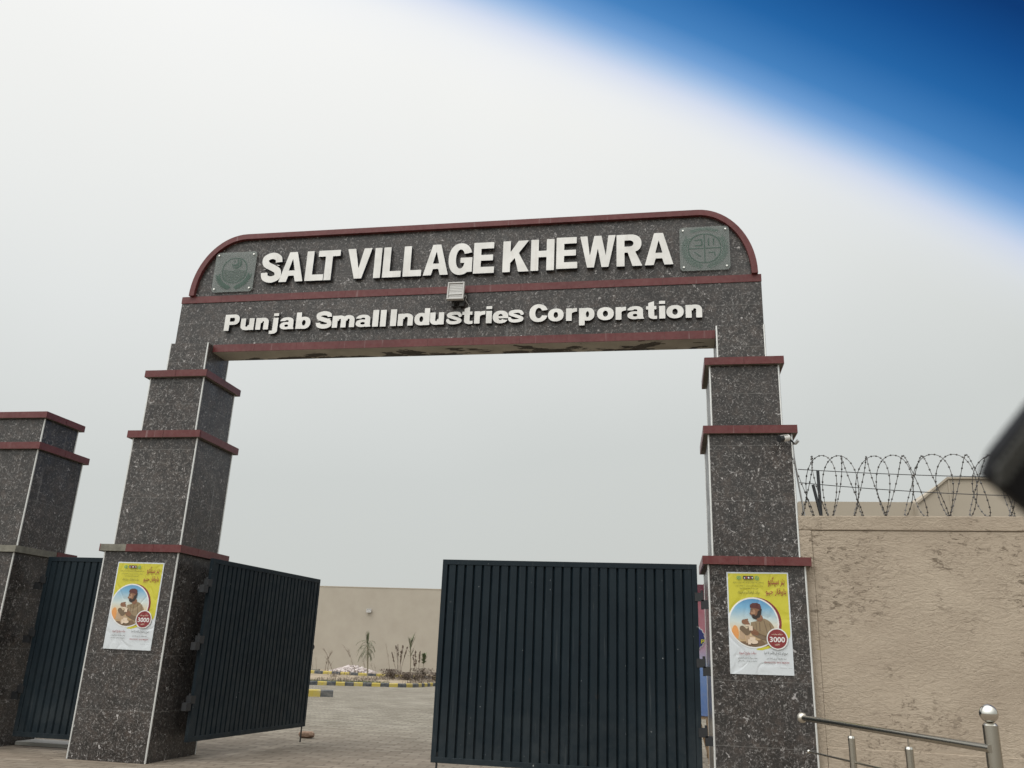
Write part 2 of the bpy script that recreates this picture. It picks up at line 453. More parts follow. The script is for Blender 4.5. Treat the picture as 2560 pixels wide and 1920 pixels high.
def contours(f, x0, x1, y0, y1, h):
    nx = int((x1-x0)/h)+3; ny = int((y1-y0)/h)+3
    xs = x0-h*.73+np.arange(nx+1)*h; ys = y0-h*.61+np.arange(ny+1)*h
    X, Y = np.meshgrid(xs, ys, indexing='ij'); V = f(np.stack([X, Y], -1))
    V[0, :] = V[-1, :] = -1; V[:, 0] = V[:, -1] = -1
    V = np.where(np.abs(V) < 1e-7, 1e-7, V)
    nxt = {}
    def ex(i, j): a, b = V[i, j], V[i+1, j]; return (xs[i]+h*a/(a-b), ys[j])
    def ey(i, j): a, b = V[i, j], V[i, j+1]; return (xs[i], ys[j]+h*a/(a-b))
    pt = {}
    cells = np.argwhere(~((V[:-1, :-1] > 0) & (V[1:, :-1] > 0) & (V[:-1, 1:] > 0) & (V[1:, 1:] > 0)) &
                        ((V[:-1, :-1] > 0) | (V[1:, :-1] > 0) | (V[:-1, 1:] > 0) | (V[1:, 1:] > 0)))
    T = {1: [(3, 0)], 2: [(0, 1)], 3: [(3, 1)], 4: [(1, 2)], 5: [(3, 2), (1, 0)], 6: [(0, 2)], 7: [(3, 2)], 8: [(2, 3)],
         9: [(2, 0)], 10: [(0, 3), (2, 1)], 11: [(2, 1)], 12: [(1, 3)], 13: [(1, 0)], 14: [(0, 3)]}
    for i, j in cells:
        c = (V[i, j] > 0)*1+(V[i+1, j] > 0)*2+(V[i+1, j+1] > 0)*4+(V[i, j+1] > 0)*8
        keys = {0: ('x', i, j), 1: ('y', i+1, j), 2: ('x', i, j+1), 3: ('y', i, j)}
        for a, b in T.get(int(c), []):
            ka, kb = keys[a], keys[b]
            for k in (ka, kb):
                if k not in pt: pt[k] = ex(k[1], k[2]) if k[0] == 'x' else ey(k[1], k[2])
            nxt[ka] = kb
    loops = []
    while nxt:
        k0 = next(iter(nxt)); k = k0; L = []
        while k in nxt:
            L.append(pt[k]); k = nxt.pop(k)
        # drop collinear points
        Q = []; n = len(L)
        for t in range(n):
            a, b, c = np.array(L[t-1]), np.array(L[t]), np.array(L[(t+1) % n])
            cr = abs((b-a)[0]*(c-b)[1]-(b-a)[1]*(c-b)[0])
            if cr > 2e-3*h*h or n < 8: Q.append(L[t])
        if len(Q) > 2: loops.append(Q)
    return loops
def shape_mesh(name, loops, depth, mats, side_index=0):
    """fills loops in the X-Z plane, thickness along y (front at y=0, back at y=+depth)"""
    cu = bpy.data.curves.new('tmp', 'CURVE'); cu.dimensions = '2D'; cu.fill_mode = 'BOTH'; cu.extrude = depth/2
    for L in loops:
        sp = cu.splines.new('POLY'); sp.points.add(len(L)-1); sp.use_cyclic_u = True
        for p, q in zip(sp.points, L): p.co = (q[0], q[1], 0, 1)
    return curve_to_mesh(cu, name, depth, mats, side_index)
def curve_to_mesh(cu, name, depth, mats, side_index=0):
    t = bpy.data.objects.new('tmp', cu); COL.objects.link(t)
    dg = bpy.context.evaluated_depsgraph_get(); dg.update()
    me = bpy.data.meshes.new_from_object(t.evaluated_get(dg)); me.name = name
    bpy.data.objects.remove(t); bpy.data.curves.remove(cu)
    me.materials.clear()
    for m in mats: me.materials.append(m)
    for v in me.vertices: v.co = Vector((v.co.x, depth/2-v.co.z, v.co.y))
    for p in me.polygons: p.use_smooth = False; p.material_index = 0
    me.update()
    if side_index:
        for p in me.polygons:
            if abs(p.normal.y) < .5: p.material_index = side_index
    return me
def put(me, name, parent, loc=(0, 0, 0), rot=(0, 0, 0), scale=(1, 1, 1), label=None):
    o = bpy.data.objects.new(name, me); COL.objects.link(o)
    mt = Matrix.LocRotScale(Vector(loc), Matrix.Rotation(rot[2], 3, 'Z') if rot != (0, 0, 0) else None, Vector(scale))
    me.transform(mt); me.update()
    adopt(o, parent)
    if label: o['label'] = label
    return o
def text_fit(name, s, x0, x1, z0, z1, y, m, parent, depth=.001, off=0.0, keep=False):
    cu = bpy.data.curves.new('tmp', 'FONT'); cu.body = s; cu.extrude = .01; cu.offset = off; cu.resolution_u = 3
    me = curve_to_mesh(cu, name, .02, [m])
    if not me.vertices: return None
    xs = [v.co.x for v in me.vertices]; zs = [v.co.z for v in me.vertices]
    sx = (x1-x0)/(max(xs)-min(xs)); sz = (z1-z0)/(max(zs)-min(zs)); a, b = min(xs), min(zs)
    for v in me.vertices: v.co = Vector((x0+(v.co.x-a)*sx, y-(0 if v.co.y > .01 else depth), z0+(v.co.z-b)*sz))
    me.update()
    o = bpy.data.objects.new(name, me); COL.objects.link(o); adopt(o, parent); return o
# Urdu joining: letters -> presentation forms, set right to left
AR = {'ا': (0xFE8D, 0xFE8E), 'ب': (0xFE8F, 0xFE90, 0xFE91, 0xFE92), 'پ': (0xFB56, 0xFB57, 0xFB58, 0xFB59), 'ت': (0xFE95, 0xFE96, 0xFE97, 0xFE98),
      'ٹ': (0xFB66, 0xFB67, 0xFB68, 0xFB69), 'ج': (0xFE9D, 0xFE9E, 0xFE9F, 0xFEA0), 'چ': (0xFB7A, 0xFB7B, 0xFB7C, 0xFB7D), 'خ': (0xFEA5, 0xFEA6, 0xFEA7, 0xFEA8),
      'ح': (0xFEA1, 0xFEA2, 0xFEA3, 0xFEA4), 'د': (0xFEA9, 0xFEAA), 'ڈ': (0xFB88, 0xFB89), 'ر': (0xFEAD, 0xFEAE), 'ڑ': (0xFB8C, 0xFB8D), 'ز': (0xFEAF, 0xFEB0),
      'س': (0xFEB1, 0xFEB2, 0xFEB3, 0xFEB4), 'ش': (0xFEB5, 0xFEB6, 0xFEB7, 0xFEB8), 'ص': (0xFEB9, 0xFEBA, 0xFEBB, 0xFEBC), 'ط': (0xFEC1, 0xFEC2, 0xFEC3, 0xFEC4),
      'ظ': (0xFEC5, 0xFEC6, 0xFEC7, 0xFEC8), 'ع': (0xFEC9, 0xFECA, 0xFECB, 0xFECC), 'ف': (0xFED1, 0xFED2, 0xFED3, 0xFED4), 'ق': (0xFED5, 0xFED6, 0xFED7, 0xFED8),
      'ک': (0xFB8E, 0xFB8F, 0xFB90, 0xFB91), 'گ': (0xFB92, 0xFB93, 0xFB94, 0xFB95), 'ل': (0xFEDD, 0xFEDE, 0xFEDF, 0xFEE0), 'م': (0xFEE1, 0xFEE2, 0xFEE3, 0xFEE4),
      'ن': (0xFEE5, 0xFEE6, 0xFEE7, 0xFEE8), 'و': (0xFEED, 0xFEEE), 'ہ': (0xFBA6, 0xFBA7, 0xFBA8, 0xFBA9), 'ھ': (0xFBAA, 0xFBAB, 0xFBAC, 0xFBAD),
      'ی': (0xFBFC, 0xFBFD, 0xFBFE, 0xFBFF), 'ے': (0xFBAE, 0xFBAF), 'ں': (0xFB9E, 0xFB9F)}
def urdu(s):
    out = []
    for i, ch in enumerate(s):
        if ch not in AR: out.append(ch); continue
        f = AR[ch]; pv = i > 0 and s[i-1] in AR and len(AR[s[i-1]]) == 4
        nx = i+1 < len(s) and s[i+1] in AR and len(f) == 4
        k = (3 if pv and nx else 2 if nx else 1 if pv else 0)
        out.append(chr(f[k]))
    return ''.join(reversed(out))

# ------------------------------------------------------------------ ground
b = MB(); b.box(-400, 400, -60, 700, -.5, 0); o = b.build('ground', PAV); tag(o, 'block paved ground before and behind the gate', 'ground', kind='structure')
def kerb(name, pts, h, wd, L, label, start=0, rounded=False):
    """painted kerb: yellow and black lengths along a polyline"""
    mb = MB(); dist = 0; pts = [Vector((*p, 0)) for p in pts]; k = start
    segs = []
    for a, c in zip(pts, pts[1:]):
        n = max(1, round((c-a).length/L))
        for i in range(n): segs.append((a.lerp(c, i/n), a.lerp(c, (i+1)/n)))
    for i, (a, c) in enumerate(segs):
        d = (c-a).normalized(); nrm = Vector((-d.y, d.x, 0)); mb.mi = (i+start) % 2
        top = h if not (rounded and i == len(segs)-1) else h*.97
        prof = [(0, -.02), (0, top-.025), (.025, top), (wd-.02, top), (wd, top-.02), (wd, -.02)]
        A = [mb.bm.verts.new(a+nrm*u+Vector((0, 0, v))) for u, v in prof]; C = [mb.bm.verts.new(c-d*.004+nrm*u+Vector((0, 0, v))) for u, v in prof]
        for q in range(len(prof)): r = (q+1) % len(prof); mb._f([A[q], A[r], C[r], C[q]])
        mb._f(A[::-1]); mb._f(C)
    o = mb.build(name, [YEL, BLU]); tag(o, label, 'kerb', kind='structure'); return o
kerb('kerb', [(-24.0, 23.9), (-9.72, 32.18), (-9.45, 32.9), (-9.15, 36.4), (-8.4, 41.2)], .135, .14, .33, 'near yellow and black kerb of the planting bed')
kerb('kerb', [(-24.5, 43.3), (-8.6, 40.35)], .20, .14, .50, 'far yellow and black kerb behind the planting bed', 1)
kerb('kerb', [(-16.0, 20.0), (-9.21, 23.55)], .185, .22, .345, 'short yellow and black kerb end beside the open gate leaf', 0, True)
# soil between and beyond the kerbs
b = MB()
def soil_quad(b, P, z):
    b._f([b.bm.verts.new(Vector((x, y, z))) for x, y in P])
g = MB()
nx, ny = 70, 40
rows = []
for j in range(ny+1):
    row = []
    for i in range(nx+1):
        x = -24+i/nx*14.85; v = j/ny
        yn = 24.04+(x+24)*.5798 if x < -9.7 else 32.3+(x+9.7)*7
        yf = 43.2-(x+24.5)*.1855
        y = yn+(yf-yn)*v
        z = .075+.035*noise.noise(Vector((x*.8, y*.8, 0)))+.02*noise.noise(Vector((x*3, y*3, 2)))
        row.append(g.bm.verts.new((x, y, z)))
    rows.append(row)
for j in range(ny):
    for i in range(nx): g._f([rows[j][i], rows[j][i+1], rows[j+1][i+1], rows[j+1][i]])
o = g.build('soil', SAND, smooth=True); tag(o, 'sandy soil of the planting bed between the kerbs', 'soil', kind='structure')
g = MB(); rows = []
for j in range(13):
    row = []
    for i in range(90):
        x = -40+i/89*44; yf = 43.35-(x+24.5)*.1855; y = yf+(47.2-yf)*j/12
        z = .13+.03*noise.noise(Vector((x*.9, y*.9, 5)))
        row.append(g.bm.verts.new((x, y, z)))
    rows.append(row)
for j in range(12):
    for i in range(89): g._f([rows[j][i], rows[j][i+1], rows[j+1][i+1], rows[j+1][i]])
o = g.build('soil', SAND, smooth=True); tag(o, 'strip of dusty soil at the foot of the far wall', 'soil', kind='structure')

# ------------------------------------------------------------------ far wall and its lamp
t = thing('boundary_wall', (-12, 47, 0), 'long plain beige wall closing the courtyard far behind the gate', 'wall')
MB().box(-48, 0.8, 47, 47.3, -.2, 4.67).build('wall', FARW, t)
MB().box(-48.02, 0.82, 46.985, 47.32, 4.67, 4.715).build('coping', BLD, t)
def floodlight(loc, wd, hh, dp, label, parentless=True, detail=True):
    x, y, z = loc
    t = thing('floodlight', (x, y+dp, z), label, 'floodlight', 'floodlights on the walls')
    R0 = Matrix.Translation((x, y, z)) @ Matrix.Rotation(R_(-6), 4, 'X')
    f = MB(); e = wd*.08
    f.box(-wd/2, wd/2, 0, dp*.35, -hh/2, -hh/2+e, R0); f.box(-wd/2, wd/2, 0, dp*.35, hh/2-e, hh/2, R0)
    f.box(-wd/2, -wd/2+e, .001, dp*.35, -hh/2+e, hh/2-e, R0); f.box(wd/2-e, wd/2, .001, dp*.35, -hh/2+e, hh/2-e, R0)
    f.build('frame', GREYM, t, bevel=wd*.012)
    MB().box(-wd*.44, wd*.44, dp*.36, dp*.62, -hh*.45, hh*.45, R0).build('housing', BLKG, t, bevel=wd*.02)
    ln = MB()
    n = 9
    for k in range(n):
        z0 = -hh/2+e+(hh-2*e)*k/n; z1 = z0+(hh-2*e)/n*.82
        ln.box(-wd/2+e*1.2, wd/2-e*1.2, .012 if k != 2 else .004, dp*.3, z0, z1, R0)
    ln.build('lens', LENS, t)
    if detail:
        for u0_, u1_ in ((-.30, -.14), (.18, .42)): MB().box(x+wd*u0_, x+wd*u1_, y+dp*.62, y+dp, z-hh*.72, z-hh*.30).build('bracket', BLKG, t)
        MB().tube([(x+wd*.5, y+dp*.3, z-hh*.28), (x+wd*.60, y+dp*.3, z-hh*.22), (x+wd*.62, y+dp*.4, z-hh*.33), (x+wd*.52, y+dp*.6, z-hh*.40), (x+wd*.70, y+dp, z-hh*.62), (x+wd*.70, y+dp*1.02, z-hh*1.3)], .006, 6).build('cable', GALV2, t)
    else:
        MB().box(x-wd*.2, x+wd*.2, y+dp*.6, y+dp, z-hh*.3, z+hh*.1).build('bracket', BLKG, t)
    return t
GREYM = mat('grey_lamp_frame', (.42, .41, .39), .5); BLKG = mat('dark_lamp_housing', (.05, .05, .05), .5)
LENS = mat('ribbed_lamp_glass', (.44, .43, .41), .25)
floodlight((-16.70, 46.86, 3.41), .29, .21, .12, 'small floodlight on the plain beige far wall', detail=False)

# ------------------------------------------------------------------ gateway
YC = 9.132+1.0373/2
OV = .055
ST = [(.9701, 1.0373), (.8838, .8839), (.7558, .7942), (.5414, .5527)]
def pillar(parent, name, xc, offs, dy, dz, zs, stages, bare=None):
    """zs: [(cap bottom, cap top)...] then top of the last stage. Returns the shaft."""
    yc = YC+dy
    sh = MB(); zb = -.05; caps = []; trims = []
    for i, (wd, dp) in enumerate(stages):
        x = xc+offs[i]
        if i < len(zs)-1 or (len(zs) == len(stages) and isinstance(zs[-1], tuple) and i < len(zs)): z1 = zs[i][0]
        else: z1 = zs[i]
        sh.box(x-wd/2, x+wd/2, yc-dp/2, yc+dp/2, zb, z1)
        trims.append((x, wd, dp, zb, z1))
        if isinstance(zs[i], tuple):
            caps.append((x, wd, dp, zs[i][0], zs[i][1])); zb = zs[i][1]
    shaft = sh.build(name, GR, parent, bevel=.003)
    for x, wd, dp, z0, z1 in trims:
        for sx in (-1, 1):
            for sy in (-1, 1):
                cx = x+sx*(wd/2-.004); cy = yc+sy*(dp/2-.004)
                if z0 < .01: z0 = .003
                MB().tube([(cx, cy, z0), (cx, cy, z1-.001)], .0105, 8).build('corner_trim', ALU, shaft, smooth=True)
    for k, (x, wd, dp, z0, z1) in enumerate(caps):
        W, D = wd/2+OV, dp/2+OV
        MB().box(x-W+.014, x+W-.014, yc-D+.014, yc+D-.014, z0+.004, z1-.002).build('ledge_core', CEM, shaft)
        led = MB()
        gaps = (bare or {}).get(k, {})
        def run(face, a, c):
            # tiles laid end to end along one face
            tl = .42; n = max(1, round((c-a)/tl)); q = a
            for i in range(n):
                p0 = a+(c-a)*i/n+.0015; p1 = a+(c-a)*(i+1)/n-.0015
                mid = (i+.5)/n
                if face in gaps and gaps[face][0] <= mid <= gaps[face][1]: continue
                j = random.uniform(-.0015, .0015)
                if face == 'F': led.box(p0, p1, yc-D+j, yc-D+.0135, z0+j, z1)
                elif face == 'K': led.box(p0, p1, yc+D-.0135, yc+D+j, z0+j, z1)
                elif face == 'L': led.box(x-W+j, x-W+.0135, p0, p1, z0+j, z1)
                else: led.box(x+W-.0135, x+W+j, p0, p1, z0+j, z1)
        run('F', x-W, x+W); run('K', x-W, x+W); run('L', yc-D+.0145, yc+D-.0145); run('R', yc-D+.0145, yc+D-.0145)
        led.build('red_ledge', RED, shaft)
    return shaft
gw = thing('gateway_arch', (-2.62, 9.65, 0), 'dark speckled granite gateway arch with red bands and raised white lettering', 'gateway')
XA, XB = -6.1433, .9025
pillar(gw, 'pillar', XA, (0, .0026, -.0021, .0105), 0, 0, [(2.2847, 2.3707), (3.6998, 3.7885), (4.5102, 4.599), 5.0322], ST, {0: {'F': (0, .3)}})
pillar(gw, 'pillar', XB, (0, .009, -.0126, -.0198), -.053, 0, [(2.2617, 2.3477), (3.679, 3.767), (4.490, 4.578), 5.0322], ST)
YB = 9.5051; BX0, BX1 = -6.4296, 1.1716
bm_ = MB(); bm_.box(BX0, BX1, YB, YB+.3397, 4.953, 5.7543)
beam = bm_.build('beam', GR, gw, bevel=.003)
nL, nR = XA+.0105+.2707, XB-.0198-.2707
MB().box(nL+.002, nR-.002, YB+.002, YB+.3377, 4.9428, 4.9528).build('soffit', SOF, beam)
def band(x0, x1, y, z0, z1, nm, parent, tl=.6):
    led = MB(); n = round((x1-x0)/tl)
    for i in range(n):
        j = random.uniform(0, .0015); led.box(x0+(x1-x0)*i/n+.001, x0+(x1-x0)*(i+1)/n-.001, y-.010-j, y-.0005, z0, z1)
    return led.build(nm, RED, parent)
band(nL+.003, nR-.003, YB, 4.9428, 5.0446, 'red_band', beam)
band(BX0-.004, BX1+.004, YB, 5.6582, 5.7543, 'red_band', beam)
# arched panel
def arch_pts(inset, x0=-6.318, x1=1.136, top=6.645, z0=5.7548, n=18):
    P = [(x0+inset, z0)]
    rx, rz = .74-inset, .885-inset
    for k in range(n+1):
        a = math.pi-math.pi/2*k/n; P.append((x0+.74+rx*math.cos(a), top-.885+rz*math.sin(a)))
    for k in range(n+1):
        a = math.pi/2-math.pi/2*k/n; P.append((x1-.69+(.69-inset)*math.cos(a), top-.885+rz*math.sin(a)))
    P.append((x1-inset, z0)); return P
a = MB(); a.prism(arch_pts(.074), lambda u, v: (u, YB, v), (0, .33, 0)); arch = a.build('arched_panel', GR, gw)
rim = MB(); Po, Pi = arch_pts(0), arch_pts(.0735)
y0, y1 = YB-.052, YB+.36
ov = [[rim.bm.verts.new((x, y, z)) for x, z in Po] for y in (y0, y1)]; iv = [[rim.bm.verts.new((x, y, z)) for x, z in Pi] for y in (y0, y1)]
for k in range(len(Po)-1):
    rim._f([ov[0][k], ov[0][k+1], iv[0][k+1], iv[0][k]]); rim._f([ov[1][k], ov[1][k+1], iv[1][k+1], iv[1][k]])
    rim._f([ov[0][k], ov[0][k+1], ov[1][k+1], ov[1][k]]); rim._f([iv[0][k], iv[0][k+1], iv[1][k+1], iv[1][k]])
for k in (0, -1): rim._f([ov[0][k], iv[0][k], iv[1][k], ov[1][k]])
def redrim():
    m = RED.copy(); m.name = 'red_painted_rim'; return m
rim.build('arch_rim', [RED], arch)

# letters --------------------------------------------------------------
def G(ch, w, s, b):
    """outline of a heavy grotesque letter; unit cap height, width w, stem s, bar b"""
    xh = .72
    if ch == 'L': return U(rect(0, s, 0, 1), rect(0, w, 0, b))
    if ch == 'I': return rect(0, w, 0, 1)
    if ch == 'l': return rect(0, w, 0, 1)
    if ch == 'T': return U(rect(0, w, 1-b, 1), rect(w/2-s/2, w/2+s/2, 0, 1))
    if ch == 'E': return U(rect(0, s, 0, 1), rect(0, w, 0, b), rect(0, w*.96, 1-b, 1), rect(0, w*.93, .5-b*.46, .5+b*.46))
    if ch == 'H': return U(rect(0, s, 0, 1), rect(w-s, w, 0, 1), rect(0, w, .5-b*.5+.03, .5+b*.5+.03))
    if ch == 'V': return poly((0, 1), (s*1.12, 1), (w/2, .33), (w-s*1.12, 1), (w, 1), (w/2+s*.52, 0), (w/2-s*.52, 0))
    if ch == 'A': return D_(poly((0, 0), (w/2-s*.56, 1), (w/2+s*.56, 1), (w, 0), (w-s*1.1, 0), (w-s*1.1-.20*w*.36, .20), (s*1.1+.20*w*.36, .20), (s*1.1, 0)),
                            poly((w/2, .78), (w/2+w*.125, .375), (w/2-w*.125, .375)))
    if ch == 'W':
        q = s*.92
        return poly((0, 1), (q, 1), (w*.275, .36), (w*.5-q*.50, 1), (w*.5+q*.50, 1), (w*.725, .36), (w-q, 1), (w, 1), (w*.80, 0), (w*.80-q*.95, 0), (w*.5, .60), (w*.20+q*.95, 0), (w*.20, 0))
    if ch == 'K': return U(rect(0, s, 0, 1), poly((s*.9, .30), (s*.9, .60), (w-s*1.35, 1), (w, 1), (w*.62, .60), (w+.02, 0), (w-s*1.3, 0), (w*.47, .45), (s*.9, .26)))
    if ch == 'R':
        bowl = I_(D_(U(ell(w-.34, .715, .34, .285, 2.4), rect(0, w-.34, .43, 1)), U(ell(w-.34, .715, .34-s, .285-b*.92, 2.1), rect(s, w-.34, .43+b*.92, 1-b*.92))), rect(0, w+.1, .40, 1))
        return U(rect(0, s, 0, 1), bowl, poly((w*.42, .50), (w*.72, .50), (w+.02, 0), (w-s*1.15, 0)))
    if ch == 'P':
        return U(rect(0, s, 0, 1), D_(U(ell(w-.36, .68, .36, .32, 2.4), rect(0, w-.36, .36, 1)), U(ell(w-.36, .68, .36-s*.95, .32-b*.95, 2.1), rect(s, w-.36, .36+b*.95, 1-b*.95))))
    if ch in 'S':
        c = smooth_line([(w-s*.52, .66), (w-s*.72, .82), (w*.5, .905), (s*.62, .83), (s*.52, .70), (s*.8, .60), (w*.5, .51), (w-s*.72, .40), (w-s*.52, .28), (w-s*.66, .16), (w*.5, .095), (s*.70, .17), (s*.50, .34)], 8)
        f = stroke(c, (s+b)/2*1.0)
        return D_(I_(f, rect(-.02, w+.02, -.02, 1.02)), rect(w*.60, w+.2, .56, .685), rect(-.2, w*.40, .315, .44)) if False else D_(f, poly((w-s*1.2, .66), (w+.2, .70), (w+.2, .52), (w-s*1.2, .60)), poly((s*1.15, .34), (s*1.15, .42), (-.2, .46), (-.2, .315)))
    if ch == 's':
        k = xh
        c = smooth_line([(w-.07, .70*k), (w-.17, .86*k), (w*.5, .895*k), (.13, .82*k), (.11, .68*k), (w*.5, .52*k), (w-.10, .34*k), (w-.12, .19*k), (w*.5, .115*k), (.15, .16*k), (.05, .32*k)], 8)
        return stroke(c, .185)
    if ch == 'C':
        f = D_(ell(w/2, .5, w/2, .515, 2.2), ell(w/2+.01, .5, w/2-s*1.02, .515-b*1.02, 2.1))
        return D_(f, poly((w*.62, .5), (w*.66, .635), (w+.3, .70), (w+.3, .30), (w*.66, .365)))
    if ch == 'G':
        f = D_(ell(w/2, .5, w/2, .515, 2.2), ell(w/2, .5, w/2-s, .515-b, 2.1))
        f = D_(f, poly((w*.5, .5), (w*.66, .66), (w+.3, .76), (w+.3, .46), (w*.5, .46)))
        return U(f, rect(w*.50, w, .37, .54), rect(w-s*.86, w, .07, .5))
    if ch == 'o': return ring(w/2, xh/2, w/2, xh/2+.01, s*1.0, b*.95)
    if ch == 'e':
        f = ring(w/2, xh/2, w/2, xh/2+.01, s*1.0, b*.92)
        return U(D_(f, poly((w*.5, xh*.40), (w+.2, xh*.40), (w+.2, xh*.22), (w*.72, xh*.27))), rect(s*.5, w-.005, xh*.39, xh*.57))
    if ch == 'n': return narch(0, w, s, b, xh)
    if ch == 'm': w2 = (w+s)/2; return U(narch(0, w2, s, b, xh), narch(w2-s, w, s, b, xh, False))
    if ch == 'u':
        return lambda P: narch(0, w, s, b, xh)(np.stack([w-P[..., 0], xh-P[..., 1]], -1))
    if ch == 'r': return U(rect(0, s, 0, xh), I_(D_(ell(w+.02, xh-.30, w+.02-s*.3, .31), ell(w+.05, xh-.33, w+.05-s*1.0, .31-b*.85)), rect(s*.4, w, xh-.31, xh+.02)))
    if ch == 'i': return U(rect(0, w, 0, xh), rect(0, w, 1-.17, 1))
    if ch == 'j':
        return U(rect(w-s, w, -.10, xh), rect(w-s, w, .83, 1), I_(D_(ell(w*.3, -.06, w*.7, .20, 2.2), ell(w*.3, -.03, w*.7-s, .20-b*.8)), rect(0, w, -.3, -.06)), rect(0, w*.35, -.26, -.26+b*.85))
    if ch == 'd': return U(rect(w-s, w, 0, 1), ring((w-s*.25)/2, xh/2, (w-s*.25)/2, xh/2+.01, s*.95, b*.95))
    if ch == 'b': return U(rect(0, s, 0, 1), ring((w+s*.25)/2, xh/2, (w-s*.25)/2, xh/2+.01, s*.95, b*.95))
    if ch == 'p': return U(rect(0, s, -.27, xh), ring((w+s*.25)/2, xh/2, (w-s*.25)/2, xh/2+.01, s*.95, b*.95))
    if ch == 'a':
        top = I_(D_(ell(w*.47, xh-.25, w*.47, .26), ell(w*.47, xh-.25, w*.47-s*.95, .26-b*.85)), rect(0, w, xh-.25+.03, xh+.02))
        bowl = D_(ell(w*.42, .215, w*.42, .225), ell(w*.46, .215, w*.42-s*.8, .225-b*.72))
        return U(top, rect(w*.94-s, w*.94, .06, xh-.22), I_(bowl, rect(-.1, w*.94, -.1, .5)), poly((w*.94-s, .14), (w*.94, .14), (w, 0), (w-s*1.02, 0)))
    if ch == 't': return U(rect(w*.20, w*.20+s, .17, .86), poly((w*.20, .80), (w*.20+s, .80), (w*.20+s, 1.0), (w*.20, .90)), rect(0, w*.94, xh-b*.9, xh), I_(D_(ell(w*.2+s*1.1, .20, s*1.1, .215), ell(w*.2+s*1.25, .21, s*.35, .215-b*.8)), rect(w*.2, w, -.02, .20)))
def narch(x0, x1, s, b, xh, stem=True):
    rx = (x1-x0-s*.3)/2; cx = x1-rx; ry = .31
    f = U(I_(D_(ell(cx, xh-ry+.01, rx, ry), ell(cx, xh-ry, rx-s*.96, ry-b*.95)), rect(x0+s*.4, x1, xh-ry, xh+.03)), rect(x1-s, x1, 0, xh-ry+.005))
    return U(f, rect(x0, x0+s, 0, xh)) if stem else U(f, rect(x0, x0+s, 0, xh-.1))
cacheL = {}
def letter(ch, x0, x1, z, H, s, bb, y, depth, parent):
    wd = (x1-x0)/H
    L = contours(G(ch, wd, s/H, bb/H), -.03, wd+.06, -.30, 1.03, .0125)
    me = shape_mesh('letter', L, depth, [LET, LSIDE], 1)
    jit = random.uniform(-.003, .003)
    return put(me, 'letter', parent, (x0, y, z+jit), (0, 0, 0), (H, 1, H))
row1 = [('S', -5.306, -5.007), ('A', -5.035, -4.692), ('L', -4.666, -4.407), ('T', -4.502, -4.195), ('V', -4.093, -3.755), ('I', -3.712, -3.617), ('L', -3.59, -3.338),
        ('L', -3.311, -3.062), ('A', -3.038, -2.704), ('G', -2.705, -2.39), ('E', -2.375, -2.101), ('K', -1.992, -1.661), ('H', -1.629, -1.331), ('E', -1.304, -1.038),
        ('W', -1.004, -.561), ('R', -.549, -.242), ('A', -.203, .142)]
for ch, a_, c_ in row1:
    letter(ch, a_, c_, 5.90+(.012 if a_ > -1.4 else 0), .435, .098, .088, YB-.055, .045, beam if False else arch)
row2 = [('P', -5.726, -5.518), ('u', -5.493, -5.302), ('n', -5.277, -5.097), ('j', -5.077, -4.965), ('a', -4.934, -4.736), ('b', -4.712, -4.511), ('S', -4.441, -4.213), ('m', -4.209, -3.907),
        ('a', -3.888, -3.683), ('l', -3.663, -3.585), ('l', -3.560, -3.482), ('I', -3.425, -3.344), ('n', -3.325, -3.124), ('d', -3.105, -2.905), ('u', -2.90, -2.717), ('s', -2.679, -2.492),
        ('t', -2.482, -2.343), ('r', -2.324, -2.185), ('i', -2.174, -2.10), ('e', -2.088, -1.889), ('s', -1.886, -1.702), ('C', -1.625, -1.394), ('o', -1.391, -1.197), ('r', -1.167, -1.033),
        ('p', -1.007, -.818), ('o', -.786, -.584), ('r', -.561, -.436), ('a', -.419, -.219), ('t', -.194, -.065), ('i', -.039, .033), ('o', .047, .251), ('n', .273, .466)]
for ch, a_, c_ in row2:
    z = 5.226+(a_+5.726)*(5.203-5.226)/6.2
    letter(ch, a_, c_, z, .230, .070, .048, YB-.045, .035, beam)

# emblem plates --------------------------------------------------------
def plate_mat():
    m = mat('clouded_acrylic', (.21, .235, .22), .35); nt = m.node_tree
    PB(m).inputs['Alpha'].default_value = .42; return m
PLT = plate_mat(); ETCH = mat('green_etching', (.055, .115, .085), .6); ETCHL = mat('pale_green_etching', (.10, .17, .135), .6)
for mm, al in ((ETCH, .42), (ETCHL, .22)): PB(mm).inputs['Alpha'].default_value = al
def rrect(w, h, r, n=5):
    P = []
    for cx, cy, a0 in ((w/2-r, h/2-r, 0), (-w/2+r, h/2-r, 90), (-w/2+r, -h/2+r, 180), (w/2-r, -h/2+r, 270)):
        for k in range(n+1): a = R_(a0+90*k/n); P.append((cx+r*math.cos(a), cy+r*math.sin(a)))
    return P
def wreath(a0, a1, rr, n, cw):
    L = []
    for k in range(n):
        a = R_(a0+(a1-a0)*k/(n-1)); c = np.array([rr*math.cos(a), rr*math.sin(a)])
        for s_ in (-1, 1):
            q = a+cw*R_(90)+s_*R_(38); p = c+.045*np.array([math.cos(q), math.sin(q)])
            L.append(stroke([c, p], .020))
    return L
